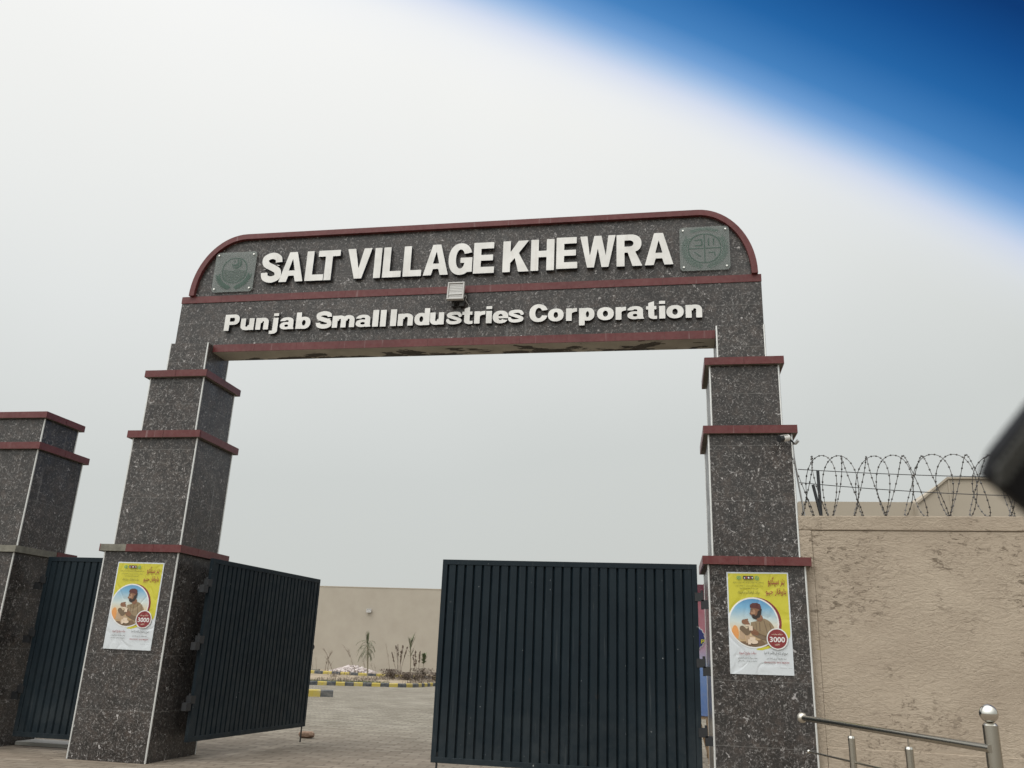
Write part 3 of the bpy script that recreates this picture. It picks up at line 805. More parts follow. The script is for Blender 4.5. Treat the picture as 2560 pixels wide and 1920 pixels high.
for cx, cz, kind in ((-5.708, 6.091, 0), (.522, 6.118, 1)):
    P = MB(); P.prism(rrect(.598, .594, .05), lambda u, v: (cx+u, YB-.034, cz+v), (0, .006, 0))
    pl = P.build('emblem_plate', PLT, arch, label='clouded square plate etched with a crescent over waves' if kind == 0 else 'clouded square plate etched with a quartered circle')
    if kind == 0:
        F = [ring(0, .02, .185, .19, .012, .012), D_(ell(.0, .135, .055, .055, 2), ell(-.012, .15, .043, .043, 2)), D_(ell(.02, .12, .075, .075, 2), ell(0, .135, .068, .068, 2)), ell(-.012, .155, .012, .012, 2)]
        for k in range(8):
            z0 = .015-k*.022; x_ = math.sqrt(max(.0, .18**2-(z0-.02)**2))
            F.append(stroke([(x, z0+.010*math.sin(x*34)) for x in np.linspace(-x_, x_, 24)], .009))
        dark = U(*F); W_ = U(*(wreath(198, 262, .235, 9, -1)+wreath(-18, -82, .235, 9, 1)+[stroke([(-.20, -.12), (-.10, -.205)], .018), stroke([(.20, -.12), (.10, -.205)], .018)]))
    else:
        dark = U(ring(0, .0, .20, .20, .011, .011), rect(-.20, .20, -.006, .006), rect(-.006, .006, -.20, .20), stroke([(-.11, .04), (-.03, .04), (-.03, .12), (-.11, .11)], .016), stroke([(.05, .04), (.05, .13)], .016), stroke([(.11, .05), (.11, .13)], .014),
                 stroke([(-.12, -.05), (-.05, -.11)], .012), stroke([(.05, -.06), (.12, -.06), (.12, -.11)], .012))
        W_ = U(*(wreath(150, 262, .245, 14, -1)+wreath(30, -82, .245, 14, 1)+[stroke([(-.15, .235), (-.05, .262), (.05, .262), (.15, .235)], .04)]))
    me = shape_mesh('emblem', contours(dark, -.29, .29, -.29, .29, .0045), .0012, [ETCH]); put(me, 'emblem', pl, (cx, YB-.0358, cz))
    me = shape_mesh('wreath', contours(W_, -.29, .29, -.29, .29, .005), .0012, [ETCH if kind == 0 else ETCHL]); put(me, 'wreath', pl, (cx, YB-.0375, cz))
    for sx in (-1, 1):
        for sz in (-1, 1):
            MB().tube([(cx+sx*.255, YB-.001, cz+sz*.25), (cx+sx*.255, YB-.046, cz+sz*.25)], .0115, 10).build('screw', STEELL, pl, smooth=True)
floodlight((-2.562, YB-.15, 5.632), .215, .245, .14, 'grey floodlight fixed over the middle red band of the arch')

# ------------------------------------------------------------------ third pillar
tp = thing('gate_pillar', (-8.4663, 9.8, 0), 'shorter dark granite pillar left of the narrow side gate', 'pillar')
pillar(tp, 'shaft', -8.4663, (0, 0, 0), .1417, 0, [(2.2664, 2.3524), (3.5975, 3.6874), (4.0464, 4.1306)],
       [(.9701, 1.0373), (.8838, .8839), (.7109, .6668)], {0: {'F': (0, 1), 'R': (0, .62)}})

# ------------------------------------------------------------------ gate leaves
def leaf_profile(Lx, pitch, dep, fl=.80):
    P = [(0, 0)]; n = max(1, round(Lx/pitch)); p = Lx/n
    for k in range(n):
        x = k*p
        P += [(x+.001, 0), (x+.004, -dep), (x+p*.75, -dep), (x+p*.975, 0)]
    P.append((Lx, 0)); return P
def gate_leaf(name, hinge, ang, Lx, z0, z1, label, cat, group, side=1, hinge_z=(), hinge_dir=1, pitch=.098, dep=.027, legs=True, lock=False, grp2=None, hside=-1):
    """local x runs from the hinge to the free end; -y is the outer face"""
    t = thing(name, (hinge[0], hinge[1], 0), label, cat, group, R_(ang))
    Mx = Matrix.Translation((hinge[0], hinge[1], 0)) @ Matrix.Rotation(R_(ang), 4, 'Z')
    if side < 0: Mx = Mx @ Matrix.Scale(-1, 4, (0, 1, 0))
    f = MB(); w_ = .055
    f.box(0, Lx, -.022, .022, z1-w_, z1, Mx); f.box(0, Lx, -.022, .022, z0, z0+w_, Mx)
    f.box(0, w_, -.0215, .0215, z0+w_, z1-w_, Mx); f.box(Lx-w_, Lx, -.0215, .0215, z0+w_, z1-w_, Mx)
    f.build('frame', NAVY, t, bevel=.003)
    s = MB(); prof = leaf_profile(Lx-2*w_, pitch, dep)
    A = []; B = []
    for u, d in prof:
        A.append(s.bm.verts.new(Mx @ Vector((w_+u, .010+d, z0+w_)))); B.append(s.bm.verts.new(Mx @ Vector((w_+u, .010+d, z1-w_))))
    A2 = [s.bm.verts.new(v.co+(Mx.to_3x3() @ Vector((0, .0025, 0)))) for v in A]; B2 = [s.bm.verts.new(v.co+(Mx.to_3x3() @ Vector((0, .0025, 0)))) for v in B]
    for k in range(len(A)-1):
        s._f([A[k], A[k+1], B[k+1], B[k]]); s._f([A2[k], A2[k+1], B2[k+1], B2[k]])
    s.build('ribbed_sheet', NAVY, t)
    r = MB(); zm = (z0+z1)/2
    r.box(w_, Lx-w_, .016, .045, zm-.02, zm+.02, Mx); r.build('cross_rail', NAVY, t)
    for hz in hinge_z:
        h = MB()
        h.box(-.06, .03, -.03, .03, hz, hz+.085, Mx)
        h.box(-.125, -.035, -.03, .03, hz-.075, hz+.012, Mx)
        h.tube([Mx @ Vector((-.045, 0, hz-.08)), Mx @ Vector((-.045, 0, hz+.11))], .014, 8)
        h.build('hinge', BLK, t)
    if legs:
        MB().tube([Mx @ Vector((Lx-.06, -.01*0, z0+.1)), Mx @ Vector((Lx-.06, 0, .004))], .011, 8).build('drop_bolt', BLK, t)
    if lock:
        l = MB(); c0 = Mx @ Vector((Lx+.02, -.0, 1.29))
        l.tube([c0+Vector((.045*math.cos(q)*.0, 0, 0))+(Mx.to_3x3() @ Vector((.034*math.cos(q), 0, .030*math.sin(q)))) for q in np.linspace(-1.6, 1.6, 9)], .009, 6)
        l.build('lock_ring', BLK, t)
    return t
L1 = 2.7365
ang1 = math.degrees(math.atan2(12.1886-9.4637, -5.1643+5.4083))
gate_leaf('gate_leaf', (-5.4083, 9.4637), ang1, L1, .207, 2.2633, 'navy ribbed steel gate leaf standing open behind the left pillar', 'gate leaf', 'leaves of the main gate', 1, (1.93, 1.28, .62), lock=True)
gate_leaf('gate_leaf', (.3038, 9.1116), 180, L1, .207, 2.2633, 'navy ribbed steel gate leaf closed across the right half of the opening', 'gate leaf', 'leaves of the main gate', -1, (1.89, 1.24, .59))
gate_leaf('side_gate', (-7.80, 9.69), 0, 1.16, .13, 2.262, 'narrow navy ribbed side gate closed between the two left pillars', 'gate', None, 1, (1.93, 1.28, .62), pitch=.095, dep=.026, legs=False)
# bricks and the step under the side gate
MB().box(-7.97, -6.65, 9.95, 10.3, .0, .045).build('threshold', mat('pale_concrete', (.34, .33, .30), .9), None, bevel=.01)
tag(bpy.data.objects['threshold'], 'low pale concrete sill under the narrow side gate', 'sill')
def brick():
    m = mat('old_brick', (.30, .19, .13), .9); nt = m.node_tree; v = objc(nt)
    wire(nt, ramp(nt, noi(nt, v, 12, 5, .7), [(.3, (.17, .11, .075)), (.7, (.33, .22, .155))]), PB(m).inputs['Base Color']); bump(m, noi(nt, v, 40, 4), .7, .006); return m
b = MB(); b.sphere((-5.33, 12.72, .05), (.135, .07, .055), 24, 12, jit=.25, seed=4)
for v in b.bm.verts:
    for ax, (c, l) in enumerate(((-5.33, .115), (12.72, .058), (.05, .045))):
        v.co[ax] = c+max(-l, min(l, v.co[ax]-c))
b.build('brick', brick(), smooth=True); tag(bpy.data.objects['brick'], 'worn brick lying by the foot of the open gate leaf', 'brick')

# ------------------------------------------------------------------ posters
def flatm(name, c, rough=.45):
    m = mat(name, c, rough); return m
PM = dict(white=flatm('poster_white', (.55, .58, .60)), yellow=flatm('poster_yellow', (.50, .46, .035)), maroon=flatm('poster_maroon', (.19, .02, .022)), black=flatm('poster_ink', (.04, .04, .03)),
          red=flatm('poster_red', (.26, .03, .03)), green=flatm('poster_green', (.10, .28, .12)), olive=flatm('poster_olive', (.16, .15, .03)), skin=flatm('print_skin', (.20, .095, .05)), skin2=flatm('print_skin_pale', (.33, .185, .11)),
          cap=flatm('print_cap', (.085, .022, .018)), beard=flatm('print_beard', (.022, .014, .010)), shirt=flatm('print_shirt', (.24, .175, .10)), fold=flatm('print_shirt_fold', (.14, .095, .055)), salt=flatm('print_salt', (.62, .50, .38)),
          salt2=flatm('print_salt_shade', (.40, .28, .18)), lamp=flatm('print_lamp', (.62, .27, .08)), table=flatm('print_table', (.16, .10, .055)), white2=flatm('print_white', (.66, .66, .64)))
def crease(m):
    nt = m.node_tree; v = objc(nt, (1, 1, .7))
    a = M_(nt, 'ABSOLUTE', M_(nt, 'SUBTRACT', noi(nt, v, 3.2, 2, .5, .5), .5))
    bump(m, M_(nt, 'ADD', mr(nt, a, 0, .05, 0, .5), noi(nt, v, 6, 3)), .55, .012)
for m_ in PM.values(): crease(m_)
def skym():
    m = mat('print_sky', rough=.45); nt = m.node_tree; v = objc(nt); s = N(nt, 'ShaderNodeSeparateXYZ'); wire(nt, v, s.inputs[0])
    f = mr(nt, s.outputs[2], 1.45, 1.94, 0, 1)
    f = M_(nt, 'ADD', f, M_(nt, 'MULTIPLY', M_(nt, 'SUBTRACT', noi(nt, v, 9, 3), .5), .12))
    c = ramp(nt, f, [(0, s2l(150, 120, 85)), (.32, s2l(205, 180, 140)), (.52, s2l(190, 200, 195)), (.8, s2l(110, 160, 190)), (1, s2l(70, 125, 170))])
    wire(nt, c, PB(m).inputs['Base Color']); return m
PM['sky'] = skym(); crease(PM['sky'])
def poster(x0, z0, x1, z1, y, rot, label, slant=0):
    t = thing('poster', ((x0+x1)/2, y, z0), label, 'poster', 'posters taped to the gate pillars')
    Wd, Hh = x1-x0, z1-z0
    def fx(u, v): return x0+u*Wd+slant*(1-v)
    def fz(u, v): return z0+v*Hh+rot*u
    wrinkle = lambda u, v: 0.0
    # the sheet itself, slightly wrinkled
    g = MB(); n1, n2 = 24, 40
    rows = [[g.bm.verts.new((fx(i/n1, j/n2), y-.0075-wrinkle(i/n1, j/n2), fz(i/n1, j/n2))) for i in range(n1+1)] for j in range(n2+1)]
    for j in range(n2):
        for i in range(n1): g._f([rows[j][i], rows[j][i+1], rows[j+1][i+1], rows[j+1][i]])
    ed = [r for r in g.bm.edges if r.is_boundary]
    ex_ = bmesh.ops.extrude_edge_only(g.bm, edges=ed)
    for v in ex_['geom']:
        if isinstance(v, bmesh.types.BMVert): v.co.y = y-.001
    sheet = g.build('sheet', PM['white'], t, smooth=False)
    lay = [0]
    def pos_mesh(me):
        for v in me.vertices:
            u, w2 = v.co.x, v.co.z
            v.co = Vector((fx(u, w2), y-.0078-.0006*lay[0]-wrinkle(u, w2), fz(u, w2)))
        me.update()
    A = Hh/Wd
    def shp(name, f, m, box=(0, 1, 0, 1), h=.008):
        """implicit shape in units of the sheet's width; v measured up from the bottom, also in widths"""
        lay[0] += 1
        L = contours(f, box[0], box[1], box[2]*A, box[3]*A, h)
        L = [[(p[0], p[1]/A) for p in q] for q in L]
        me = shape_mesh(name, L, .0002, [PM[m]])
        bm2 = bmesh.new(); bm2.from_mesh(me)
        dele = [f2 for f2 in bm2.faces if f2.calc_center_median().y > .00015 or abs(f2.normal.y) < .5]
        bmesh.ops.delete(bm2, geom=dele, context='FACES'); bm2.to_mesh(me); bm2.free()
        pos_mesh(me)
        o = bpy.data.objects.new(name, me); COL.objects.link(o); adopt(o, sheet); return o
    V = lambda u, v: (u, v*A)
    def pl(*p): return poly(*[V(*q) for q in p])
    shp('yellow_ground', pl((.022, .986), (.978, .986), (.978, .40), (.965, .36), (.88, .325), (.70, .265), (.52, .232), (.42, .235), (.50, .27), (.30, .30), (.10, .40), (.022, .60)), 'yellow')
    C = (.405, .498*A)
    shp('maroon_crescent', D_(ell(C[0]+.045, C[1]+.005, .40, .40, 2), ell(C[0], C[1], .35, .35, 2)), 'maroon')
    shp('picture_border', ell(C[0], C[1], .405, .405, 2), 'white2', h=.008)
    clip = ell(C[0], C[1], .382, .382, 2)
    shp('picture', clip, 'sky')
    def cs(name, f, m): return shp(name, I_(f, clip), m, h=.006)
    cs('table', pl((0, .31), (.30, .315), (.72, .345), (.9, .36), (.9, .1), (0, .1)), 'table')
    cs('lamp', U(ell(.105, .395*A, .055, .12, 2), rect(.06, .15, .34*A, .38*A)), 'lamp')
    cs('salt_block', U(rect(.175, .255, .335*A, .415*A), rect(.27, .335, .30*A, .39*A), rect(.29, .39, .345*A, .37*A)), 'salt2')
    cs('shirt', poly(*smooth_line([V(.36, .50), V(.45, .515), V(.52, .54), V(.60, .535), V(.68, .50), V(.74, .43), V(.78, .30), V(.62, .28), V(.52, .33), V(.42, .37), V(.36, .42)], 6)), 'shirt')
    cs('shirt_fold', U(stroke([V(.57, .52), V(.60, .44), V(.63, .36)], .012), stroke([V(.66, .49), V(.69, .40)], .012), stroke([V(.50, .50), V(.50, .42)], .012), stroke([V(.44, .50), V(.45, .43)], .010)), 'fold')
    cs('forearm', U(stroke([V(.22, .44), V(.29, .40), V(.36, .44)], .085), stroke([V(.40, .395), V(.52, .36), V(.66, .34)], .075)), 'fold')
    cs('hand', U(stroke([V(.25, .505), V(.29, .50)], .075), stroke([V(.28, .51), V(.33, .485)], .025), stroke([V(.27, .525), V(.31, .53)], .02), stroke([V(.39, .405), V(.44, .395)], .075), stroke([V(.38, .43), V(.43, .42)], .03)), 'skin')
    cs('head', U(ell(.445, .605*A, .085, .105, 2.2), stroke([V(.46, .57), V(.50, .545)], .11), stroke([V(.372, .60), V(.358, .585), V(.375, .58)], .025)), 'skin')
    cs('cheek', ell(.405, .60*A, .035, .05, 2), 'skin2')
    cs('beard', U(stroke([V(.50, .60), V(.49, .565), V(.44, .548), V(.41, .555)], .05), stroke([V(.385, .573), V(.42, .574)], .016), stroke([V(.525, .63), V(.515, .585)], .035), stroke([V(.375, .612), V(.40, .612)], .010), stroke([V(.37, .625), V(.405, .628)], .008)), 'beard')
    cs('cap', poly(*[V(*q) for q in ((.355, .645), (.36, .675), (.40, .69), (.47, .692), (.52, .68), (.535, .645), (.53, .625), (.45, .640))]), 'cap')
    cs('carved_block', U(rect(.325, .385, .42*A, .465*A), rect(.27, .34, .463*A, .477*A)), 'salt')
    cs('salt_block', rect(.33, .42, .325*A, .355*A), 'salt')
    cs('salt_block', U(ell(.40, .31*A, .06, .03, 2), rect(.30, .345, .285*A, .335*A)), 'salt')
    B_ = (.765, .345*A)
    shp('badge_border', ell(B_[0], B_[1], .168, .168, 2), 'white2')
    shp('badge', ell(B_[0], B_[1], .150, .150, 2), 'maroon')
    def tx(name, s, u0, u1, v0, v1, m, off=0):
        lay[0] += .2
        o = text_fit(name, s, u0, u1, v0, v1, 0, PM[m], sheet, off=off)
        if o:
            me = o.data; bm2 = bmesh.new(); bm2.from_mesh(me)
            bmesh.ops.delete(bm2, geom=[q for q in bm2.faces if q.calc_center_median().y > -.0009], context='FACES'); bm2.to_mesh(me); bm2.free(); pos_mesh(me)
        return o
    tx('lettering', '3000', .645, .885, .313, .364, 'white2', .018)
    tx('lettering', urdu('ماہانہ وظیفہ'), .68, .85, .378, .398, 'salt', .01)
    tx('lettering', urdu('روپے'), .72, .80, .282, .30, 'salt', .01)
    tx('lettering', urdu('ہنر سیکھو'), .665, .93, .855, .955, 'red', .008)
    tx('lettering', urdu('باوقار جیو'), .62, .95, .765, .84, 'red', .008)
    tx('lettering', urdu('نوجوانوں اور خواتین کے لیے ایک بہترین موقع'), .10, .60, .885, .905, 'olive', .008)
    tx('lettering', urdu('پنجاب سمال انڈسٹریز کے زیر اہتمام تربیت'), .13, .58, .852, .872, 'olive', .012)
    tx('lettering', urdu('کی مفت کلاسز کا اجرا'), .21, .50, .826, .844, 'olive', .012)
    tx('lettering', urdu('سالٹ کرافٹنگ و مارکیٹنگ'), .17, .52, .778, .812, 'olive', .015)
    tx('lettering', urdu('صبح اور شام کی کلاسز کا اجرا'), .55, .92, .185, .222, 'black', .01)
    tx('lettering', urdu('مزید معلومات کے لیے رابطہ نمبر'), .58, .89, .145, .165, 'black', .008)
    tx('lettering', '054-4232702  0333-5820309', .54, .93, .112, .126, 'red', .012)
    tx('lettering', urdu('سالٹ ویلیج کھیوڑہ'), .15, .42, .18, .218, 'red', .012)
    tx('lettering', urdu('پنجاب سمال انڈسٹریز کارپوریشن'), .13, .43, .145, .168, 'black', .008)
    tx('lettering', urdu('حکومت پنجاب پاکستان'), .13, .43, .118, .134, 'black', .005)
    tx('lettering', urdu('مزید معلومات'), .75, .97, .065, .072, 'black', .0)
    shp('logo', U(D_(ell(.20, .942*A, .038, .030, 2), ell(.20, .942*A, .026, .018, 2)), rect(.185, .215, .937*A, .947*A), D_(ell(.49, .94*A, .034, .034, 2), ell(.49, .94*A, .022, .022, 2)), ell(.49, .94*A, .012, .012, 2)), 'green', h=.005)
    shp('logo', rect(.265, .435, .928*A, .96*A), 'black')
    shp('logo', U(rect(.31, .335, .935*A, .955*A), rect(.38, .40, .935*A, .95*A)), 'red')
    shp('logo', U(rect(.345, .37, .935*A, .95*A), rect(.28, .30, .935*A, .945*A), rect(.41, .425, .935*A, .95*A)), 'white2')
    return t
poster(-6.4175, 1.181, -5.814, 2.165, 9.132, -.003, 'yellow and white printed poster on the left granite pillar')
poster(.600, 1.194, 1.212, 2.190, 9.079, .006, 'yellow and white printed poster on the right granite pillar', -.0)

# ------------------------------------------------------------------ cctv camera on the right pillar
cc = thing('security_camera', (1.345, 9.2, 3.55), 'small white bullet security camera under the middle ledge of the right pillar', 'camera')
c0 = Vector((1.29, 9.0, 3.597)); c1 = Vector((1.185, 8.93, 3.567))
MB().tube([c0, c0.lerp(c1, .62)], .036, 16).build('body', WHITEP, cc, smooth=True)
MB().tube([c0.lerp(c1, .6), c1], [.0365, .039], 16).build('front', BLK, cc, smooth=True)
MB().box(-.055, .05, -.034, .034, .026, .031, Matrix.Translation(c0.lerp(c1, .5)) @ (c0-c1).to_track_quat('X', 'Z').to_matrix().to_4x4()).build('sun_shield', WHITEP, cc)
MB().tube([c0, (1.315, 9.03, 3.585), (1.345, 9.08, 3.57), (1.372, 9.16, 3.57)], .009, 8).build('arm', BLK, cc, smooth=True)
MB().tube([(1.352, 9.16, 3.575), (1.385, 9.155, 3.575), (1.41, 9.13, 3.60)], .018, 10).build('junction', GALV2, cc, smooth=True)

# ------------------------------------------------------------------ right boundary wall
t = thing('boundary_wall', (4, 9.1, 0), 'rough beige plastered wall running right from the gateway with a flat band along its top', 'wall')
A0 = Vector((1.345, 9.157, 0)); wa = -.036; wd_ = Vector((math.cos(wa), math.sin(wa), 0)); wn_ = Vector((-wd_.y, wd_.x, 0))
WM = Matrix.Translation(A0) @ Matrix.Rotation(wa, 4, 'Z')
MB().box(.142, 14, .012, .24, -.1, 2.64, WM).build('wall', PLA, t)
bd = MB(); bd.box(0, 14, 0, .252, 2.645, 2.795, WM); bd.box(0, .14, .001, .251, -.1, 2.643, WM)
bd.build('plaster_band', PLA, t, bevel=.012)
MB().box(.142, 14, .004, .1, .0, .56, WM).build('plinth', PLA, t, bevel=.006)
# ragged mortar where wall meets pillar
mb = MB(); pts = []
for k in range(60):
    z = 2.25*k/59; r_ = .012+.012*noise.noise(Vector((0, 0, z*6)))
    pts.append((1.388+.006*noise.noise(Vector((3, 0, z*5))), 9.148, z))
mb.tube(pts, [.012+.011*abs(noise.noise(Vector((0, 0, p[2]*7)))) for p in pts], 7).build('mortar_seam', PLB, t)
# razor wire and its posts
rz = thing('razor_wire', (3, 9.25, 2.8), 'coil of rusty razor wire along the top of the beige wall', 'razor wire')
def wp(s, n, z): return A0+wd_*s+wn_*n+Vector((0, 0, z))
def coil(ph, nm, x_start, x_end):
    m = MB(); P = []; th_ = ph; s = x_start
    barb = MB(); i = 0
    while s < x_end:
        turn = th_/(2*math.pi)
        pit = .245+.05*noise.noise(Vector((turn*.7, ph, 0)))+.02*min(turn, 4)*.6
        rad = .318+.015*noise.noise(Vector((turn*1.3, 4, ph)))
        off = .05*math.sin(th_*1.5+ph)+.09*noise.noise(Vector((turn*.9, 8, ph*3)))
        p = wp(s+off, .10+rad*math.cos(th_)*.95, 3.128+.008*turn*.0+rad*math.sin(th_))
        P.append(p)
        if i % 2 == 0 and len(P) > 1:
            d = (P[-1]-P[-2]).normalized(); q = d.orthogonal().normalized(); q.rotate(Matrix.Rotation(i*.9, 3, d))
            barb.tube([p-d*.017, p, p+d*.017], [.002, .011, .002], 5)
        th_ += 2*math.pi/46; s += pit/46; i += 1
    m.tube(P, .0036, 5).build('wire', GALV, rz)
    tag(barb.build('barbs', GALV, rz), kind='stuff')
coil(.8, 'a', -.02, 4.6)
coil(3.6, 'b', .02, 4.6)
t = thing('wire_fence', (3, 9.25, 2.8), 'thin steel post with two sagging wires on top of the beige wall', 'wire fence')
MB().tube([wp(.262, .12, 2.78), wp(.262, .12, 3.30)], .016, 6).build('post', BLK, t)
MB().tube([wp(.262, .10, 2.785), wp(.20, .10, 3.14)], .016, 6).build('brace', BLK, t)
MB().tube([wp(4.4, .12, 2.78), wp(4.4, .12, 3.30)], .016, 6).build('post', BLK, t)
for (za, zb_, zc) in ((3.315, 3.212, 3.235), (3.17, 3.02, 3.05)):
    P = []
    for k in range(40):
        u = k/39; z = za*(1-u)**2+2*u*(1-u)*(2*zb_-.5*(za+zc))+zc*u*u
        P.append(wp(.06+u*4.4, .12, z))
    MB().tube(P, .0045, 5).build('wire', BLK, t)
t = thing('conduit', (1.36, 9.2, 2.8), 'thin grey conduit rising beside the right pillar to the camera', 'conduit')
MB().tube([(1.445, 9.26, 2.79), (1.40, 9.24, 3.15), (1.366, 9.2, 3.44), (1.36, 9.19, 3.56)], .009, 8).build('pipe', GALV2, t, smooth=True)

# building behind the right wall
t = thing('building', (5, 20, 0), 'plain beige building with a raised parapet block behind the razor wire', 'building')
MB().box(3.0, 5.9, 20, 26, 0, 4.915).build('low_block', BLD, t)
b = MB(); b.prism([(5.48, 0), (5.48, 4.87), (6.15, 5.40), (9.3, 5.40), (9.3, 0)], lambda u, v: (u, 19.7, v), (0, 6, 0)); b.build('raised_block', BLD, t)
b = MB(); b.prism([(5.46, 4.86), (6.14, 5.42), (9.35, 5.42), (9.35, 5.38), (6.16, 5.38), (5.49, 4.83)], lambda u, v: (u, 19.66, v), (0, .035, 0)); b.build('coping', BLD, t)
MB().box(6.15, 6.19, 19.685, 19.697, 0, 5.37).build('corner_pilaster', BLD, t)

# ------------------------------------------------------------------ banner stand behind the leaf
def bannerm():
    m = mat('banner_print', rough=.5); nt = m.node_tree; v = objc(nt); s = N(nt, 'ShaderNodeSeparateXYZ'); wire(nt, v, s.inputs[0])
    f = mr(nt, s.outputs[2], .62, 2.35, 0, 1)
    c = ramp(nt, f, [(0, s2l(95, 125, 180)), (.36, s2l(120, 150, 200)), (.40, s2l(170, 175, 205)), (.50, s2l(185, 150, 170)), (.62, s2l(178, 120, 130)), (.87, s2l(165, 95, 105)), (.9, s2l(110, 35, 50)), (1, s2l(95, 28, 45))])
    c = mixc(nt, mr(nt, noi(nt, v, 25, 4), .4, .8, 0, .2), c, (.4, .4, .45))
    wire(nt, c, PB(m).inputs['Base Color']); return m
WOOD = mat('raw_wood', (.40, .29, .19), .8)
t = thing('banner_stand', (.05, 12.5, 0), 'pink and blue printed banner on a wooden frame behind the closed gate leaf', 'banner')
MB().box(-.48, .518, 12.5, 12.515, .60, 2.35).build('banner', bannerm(), t)
b = MB()
b.box(-.50, -.455, 12.518, 12.56, .12, 2.36); b.box(.50, .545, 12.518, 12.56, .12, 2.36); b.box(-.45, .498, 12.518, 12.55, 2.30, 2.35); b.box(-.45, .498, 12.518, 12.55, .56, .61)
b.box(.50, .545, 12.57, 12.61, 0, .6, Matrix.Translation((0, 0, 0))); b.build('wooden_frame', WOOD, t)
b = MB(); b.tube([(.52, 12.6, 1.7), (.52, 13.3, .01)], .022, 4); b.tube([(-.48, 12.6, 1.7), (-.48, 13.3, .01)], .022, 4); b.tube([(.40, 12.58, .50), (.54, 12.7, .02)], .03, 4); b.tube([(-.52, 12.6, .35), (.56, 12.6, .35)], .022, 4); b.build('strut', WOOD, t)
sc_ = MB(); Pc = []
for k in range(96):
    a = 2*math.pi*k/96; r_ = .165+.006*math.cos(a*18); Pc.append((r_*math.cos(a), r_*math.sin(a)))
sc_.prism(Pc, lambda u, v: (.338+u, 12.493, 1.62+v), (0, .006, 0)); bd_ = sc_.build('emblem_edge', PM['white2'], t)
sc_ = MB(); sc_.prism([(x*.93, z*.93) for x, z in Pc], lambda u, v: (.338+u, 12.489, 1.62+v), (0, .003, 0)); sc_.build('emblem', mat('banner_navy', (.03, .04, .16), .5), t)
text_fit('lettering', 'P', .445, .495, 1.545, 1.60, 12.487, PM['yellow'], t, .002, .03)

# ------------------------------------------------------------------ handrail
t = thing('handrail', (1.5, 7, 0), 'brushed stainless steel handrail with a ball topped end post before the beige wall', 'handrail')
ra, rb = Vector((1.109, 8.0, .872)), Vector((1.835, 5.70, .872))
MB().tube([ra, rb], .0235, 20).build('top_rail', STEEL, t, smooth=True)
MB().sphere(ra, .042, 20, 12).build('end_cap', mat('dull_steel', (.55, .52, .46), .35, .8), t, smooth=True)
for (x, y) in ((1.352, 7.22), (1.580, 6.495)):
    p = MB().tube([(x, y, 0.002), (x, y, .785)], .0255, 18).build('post', STEEL, t, smooth=True)
    MB().tube([(x, y, .7851), (x, y, .80)], [.027, .022], 18).build('post_collar', STEELL, p, smooth=True)
    MB().tube([(x, y, .79), (x, y, .855)], .006, 8).build('pin', STEELL, p, smooth=True)
pe = MB().tube([(1.86, 5.74, .002), (1.86, 5.74, .998)], .0425, 24).build('end_post', STEEL, t, smooth=True)
MB().tube([(1.86, 5.74, .998), (1.86, 5.74, 1.012)], [.044, .03], 24).build('end_collar', STEELL, pe, smooth=True)
MB().sphere((1.86, 5.74, 1.062), .0525, 28, 18).build('ball', STEELL, pe, smooth=True)
dr = (rb-ra); dr.z = 0; dr.normalize()
for z_ in (.615, .36, .12):
    q0 = Vector((1.135, 7.92, z_)); MB().tube([q0, Vector((1.86, 5.74, z_))], .0085, 10).build('lower_rod', STEEL, t, smooth=True)
    MB().sphere(q0, .016, 12, 8).build('rod_cap', STEELL, t, smooth=True)

# ------------------------------------------------------------------ planting in the courtyard
def leafm(name, c):
    m = mat(name, c, .7); nt = m.node_tree; v = objc(nt)
    wire(nt, mixc(nt, mr(nt, noi(nt, v, 18, 3), .3, .7, 0, .6), c, tuple(q*.5 for q in c)), PB(m).inputs['Base Color']); return m
DRY = leafm('dry_twig', (.20, .16, .12)); PALM = leafm('palm_leaf', (.14, .15, .085)); GRN = leafm('green_leaf', (.10, .13, .06)); BRN = leafm('withered_leaf', (.11, .078, .055)); STM = leafm('palm_stem', (.22, .19, .13))
HED = leafm('low_hedge', (.10, .115, .055))
def leaf(mb, p, d, L, wd, droop=.0, n=3):
    d = Vector(d).normalized(); side = d.cross(Vector((0, 0, 1)))
    side = side.normalized() if side.length > .05 else Vector((1, 0, 0))
    prev = None; p = Vector(p)
    for k in range(n+1):
        u = k/n; ww = wd*math.sin(math.pi*min(.98, u*.85+.12))
        a = mb.bm.verts.new(p-side*ww/2); b_ = mb.bm.verts.new(p+side*ww/2)
        if prev: mb._f([prev[0], prev[1], b_, a])
        prev = (a, b_); p = p+d*L/n; d = (d+Vector((0, 0, -droop/n))).normalized()
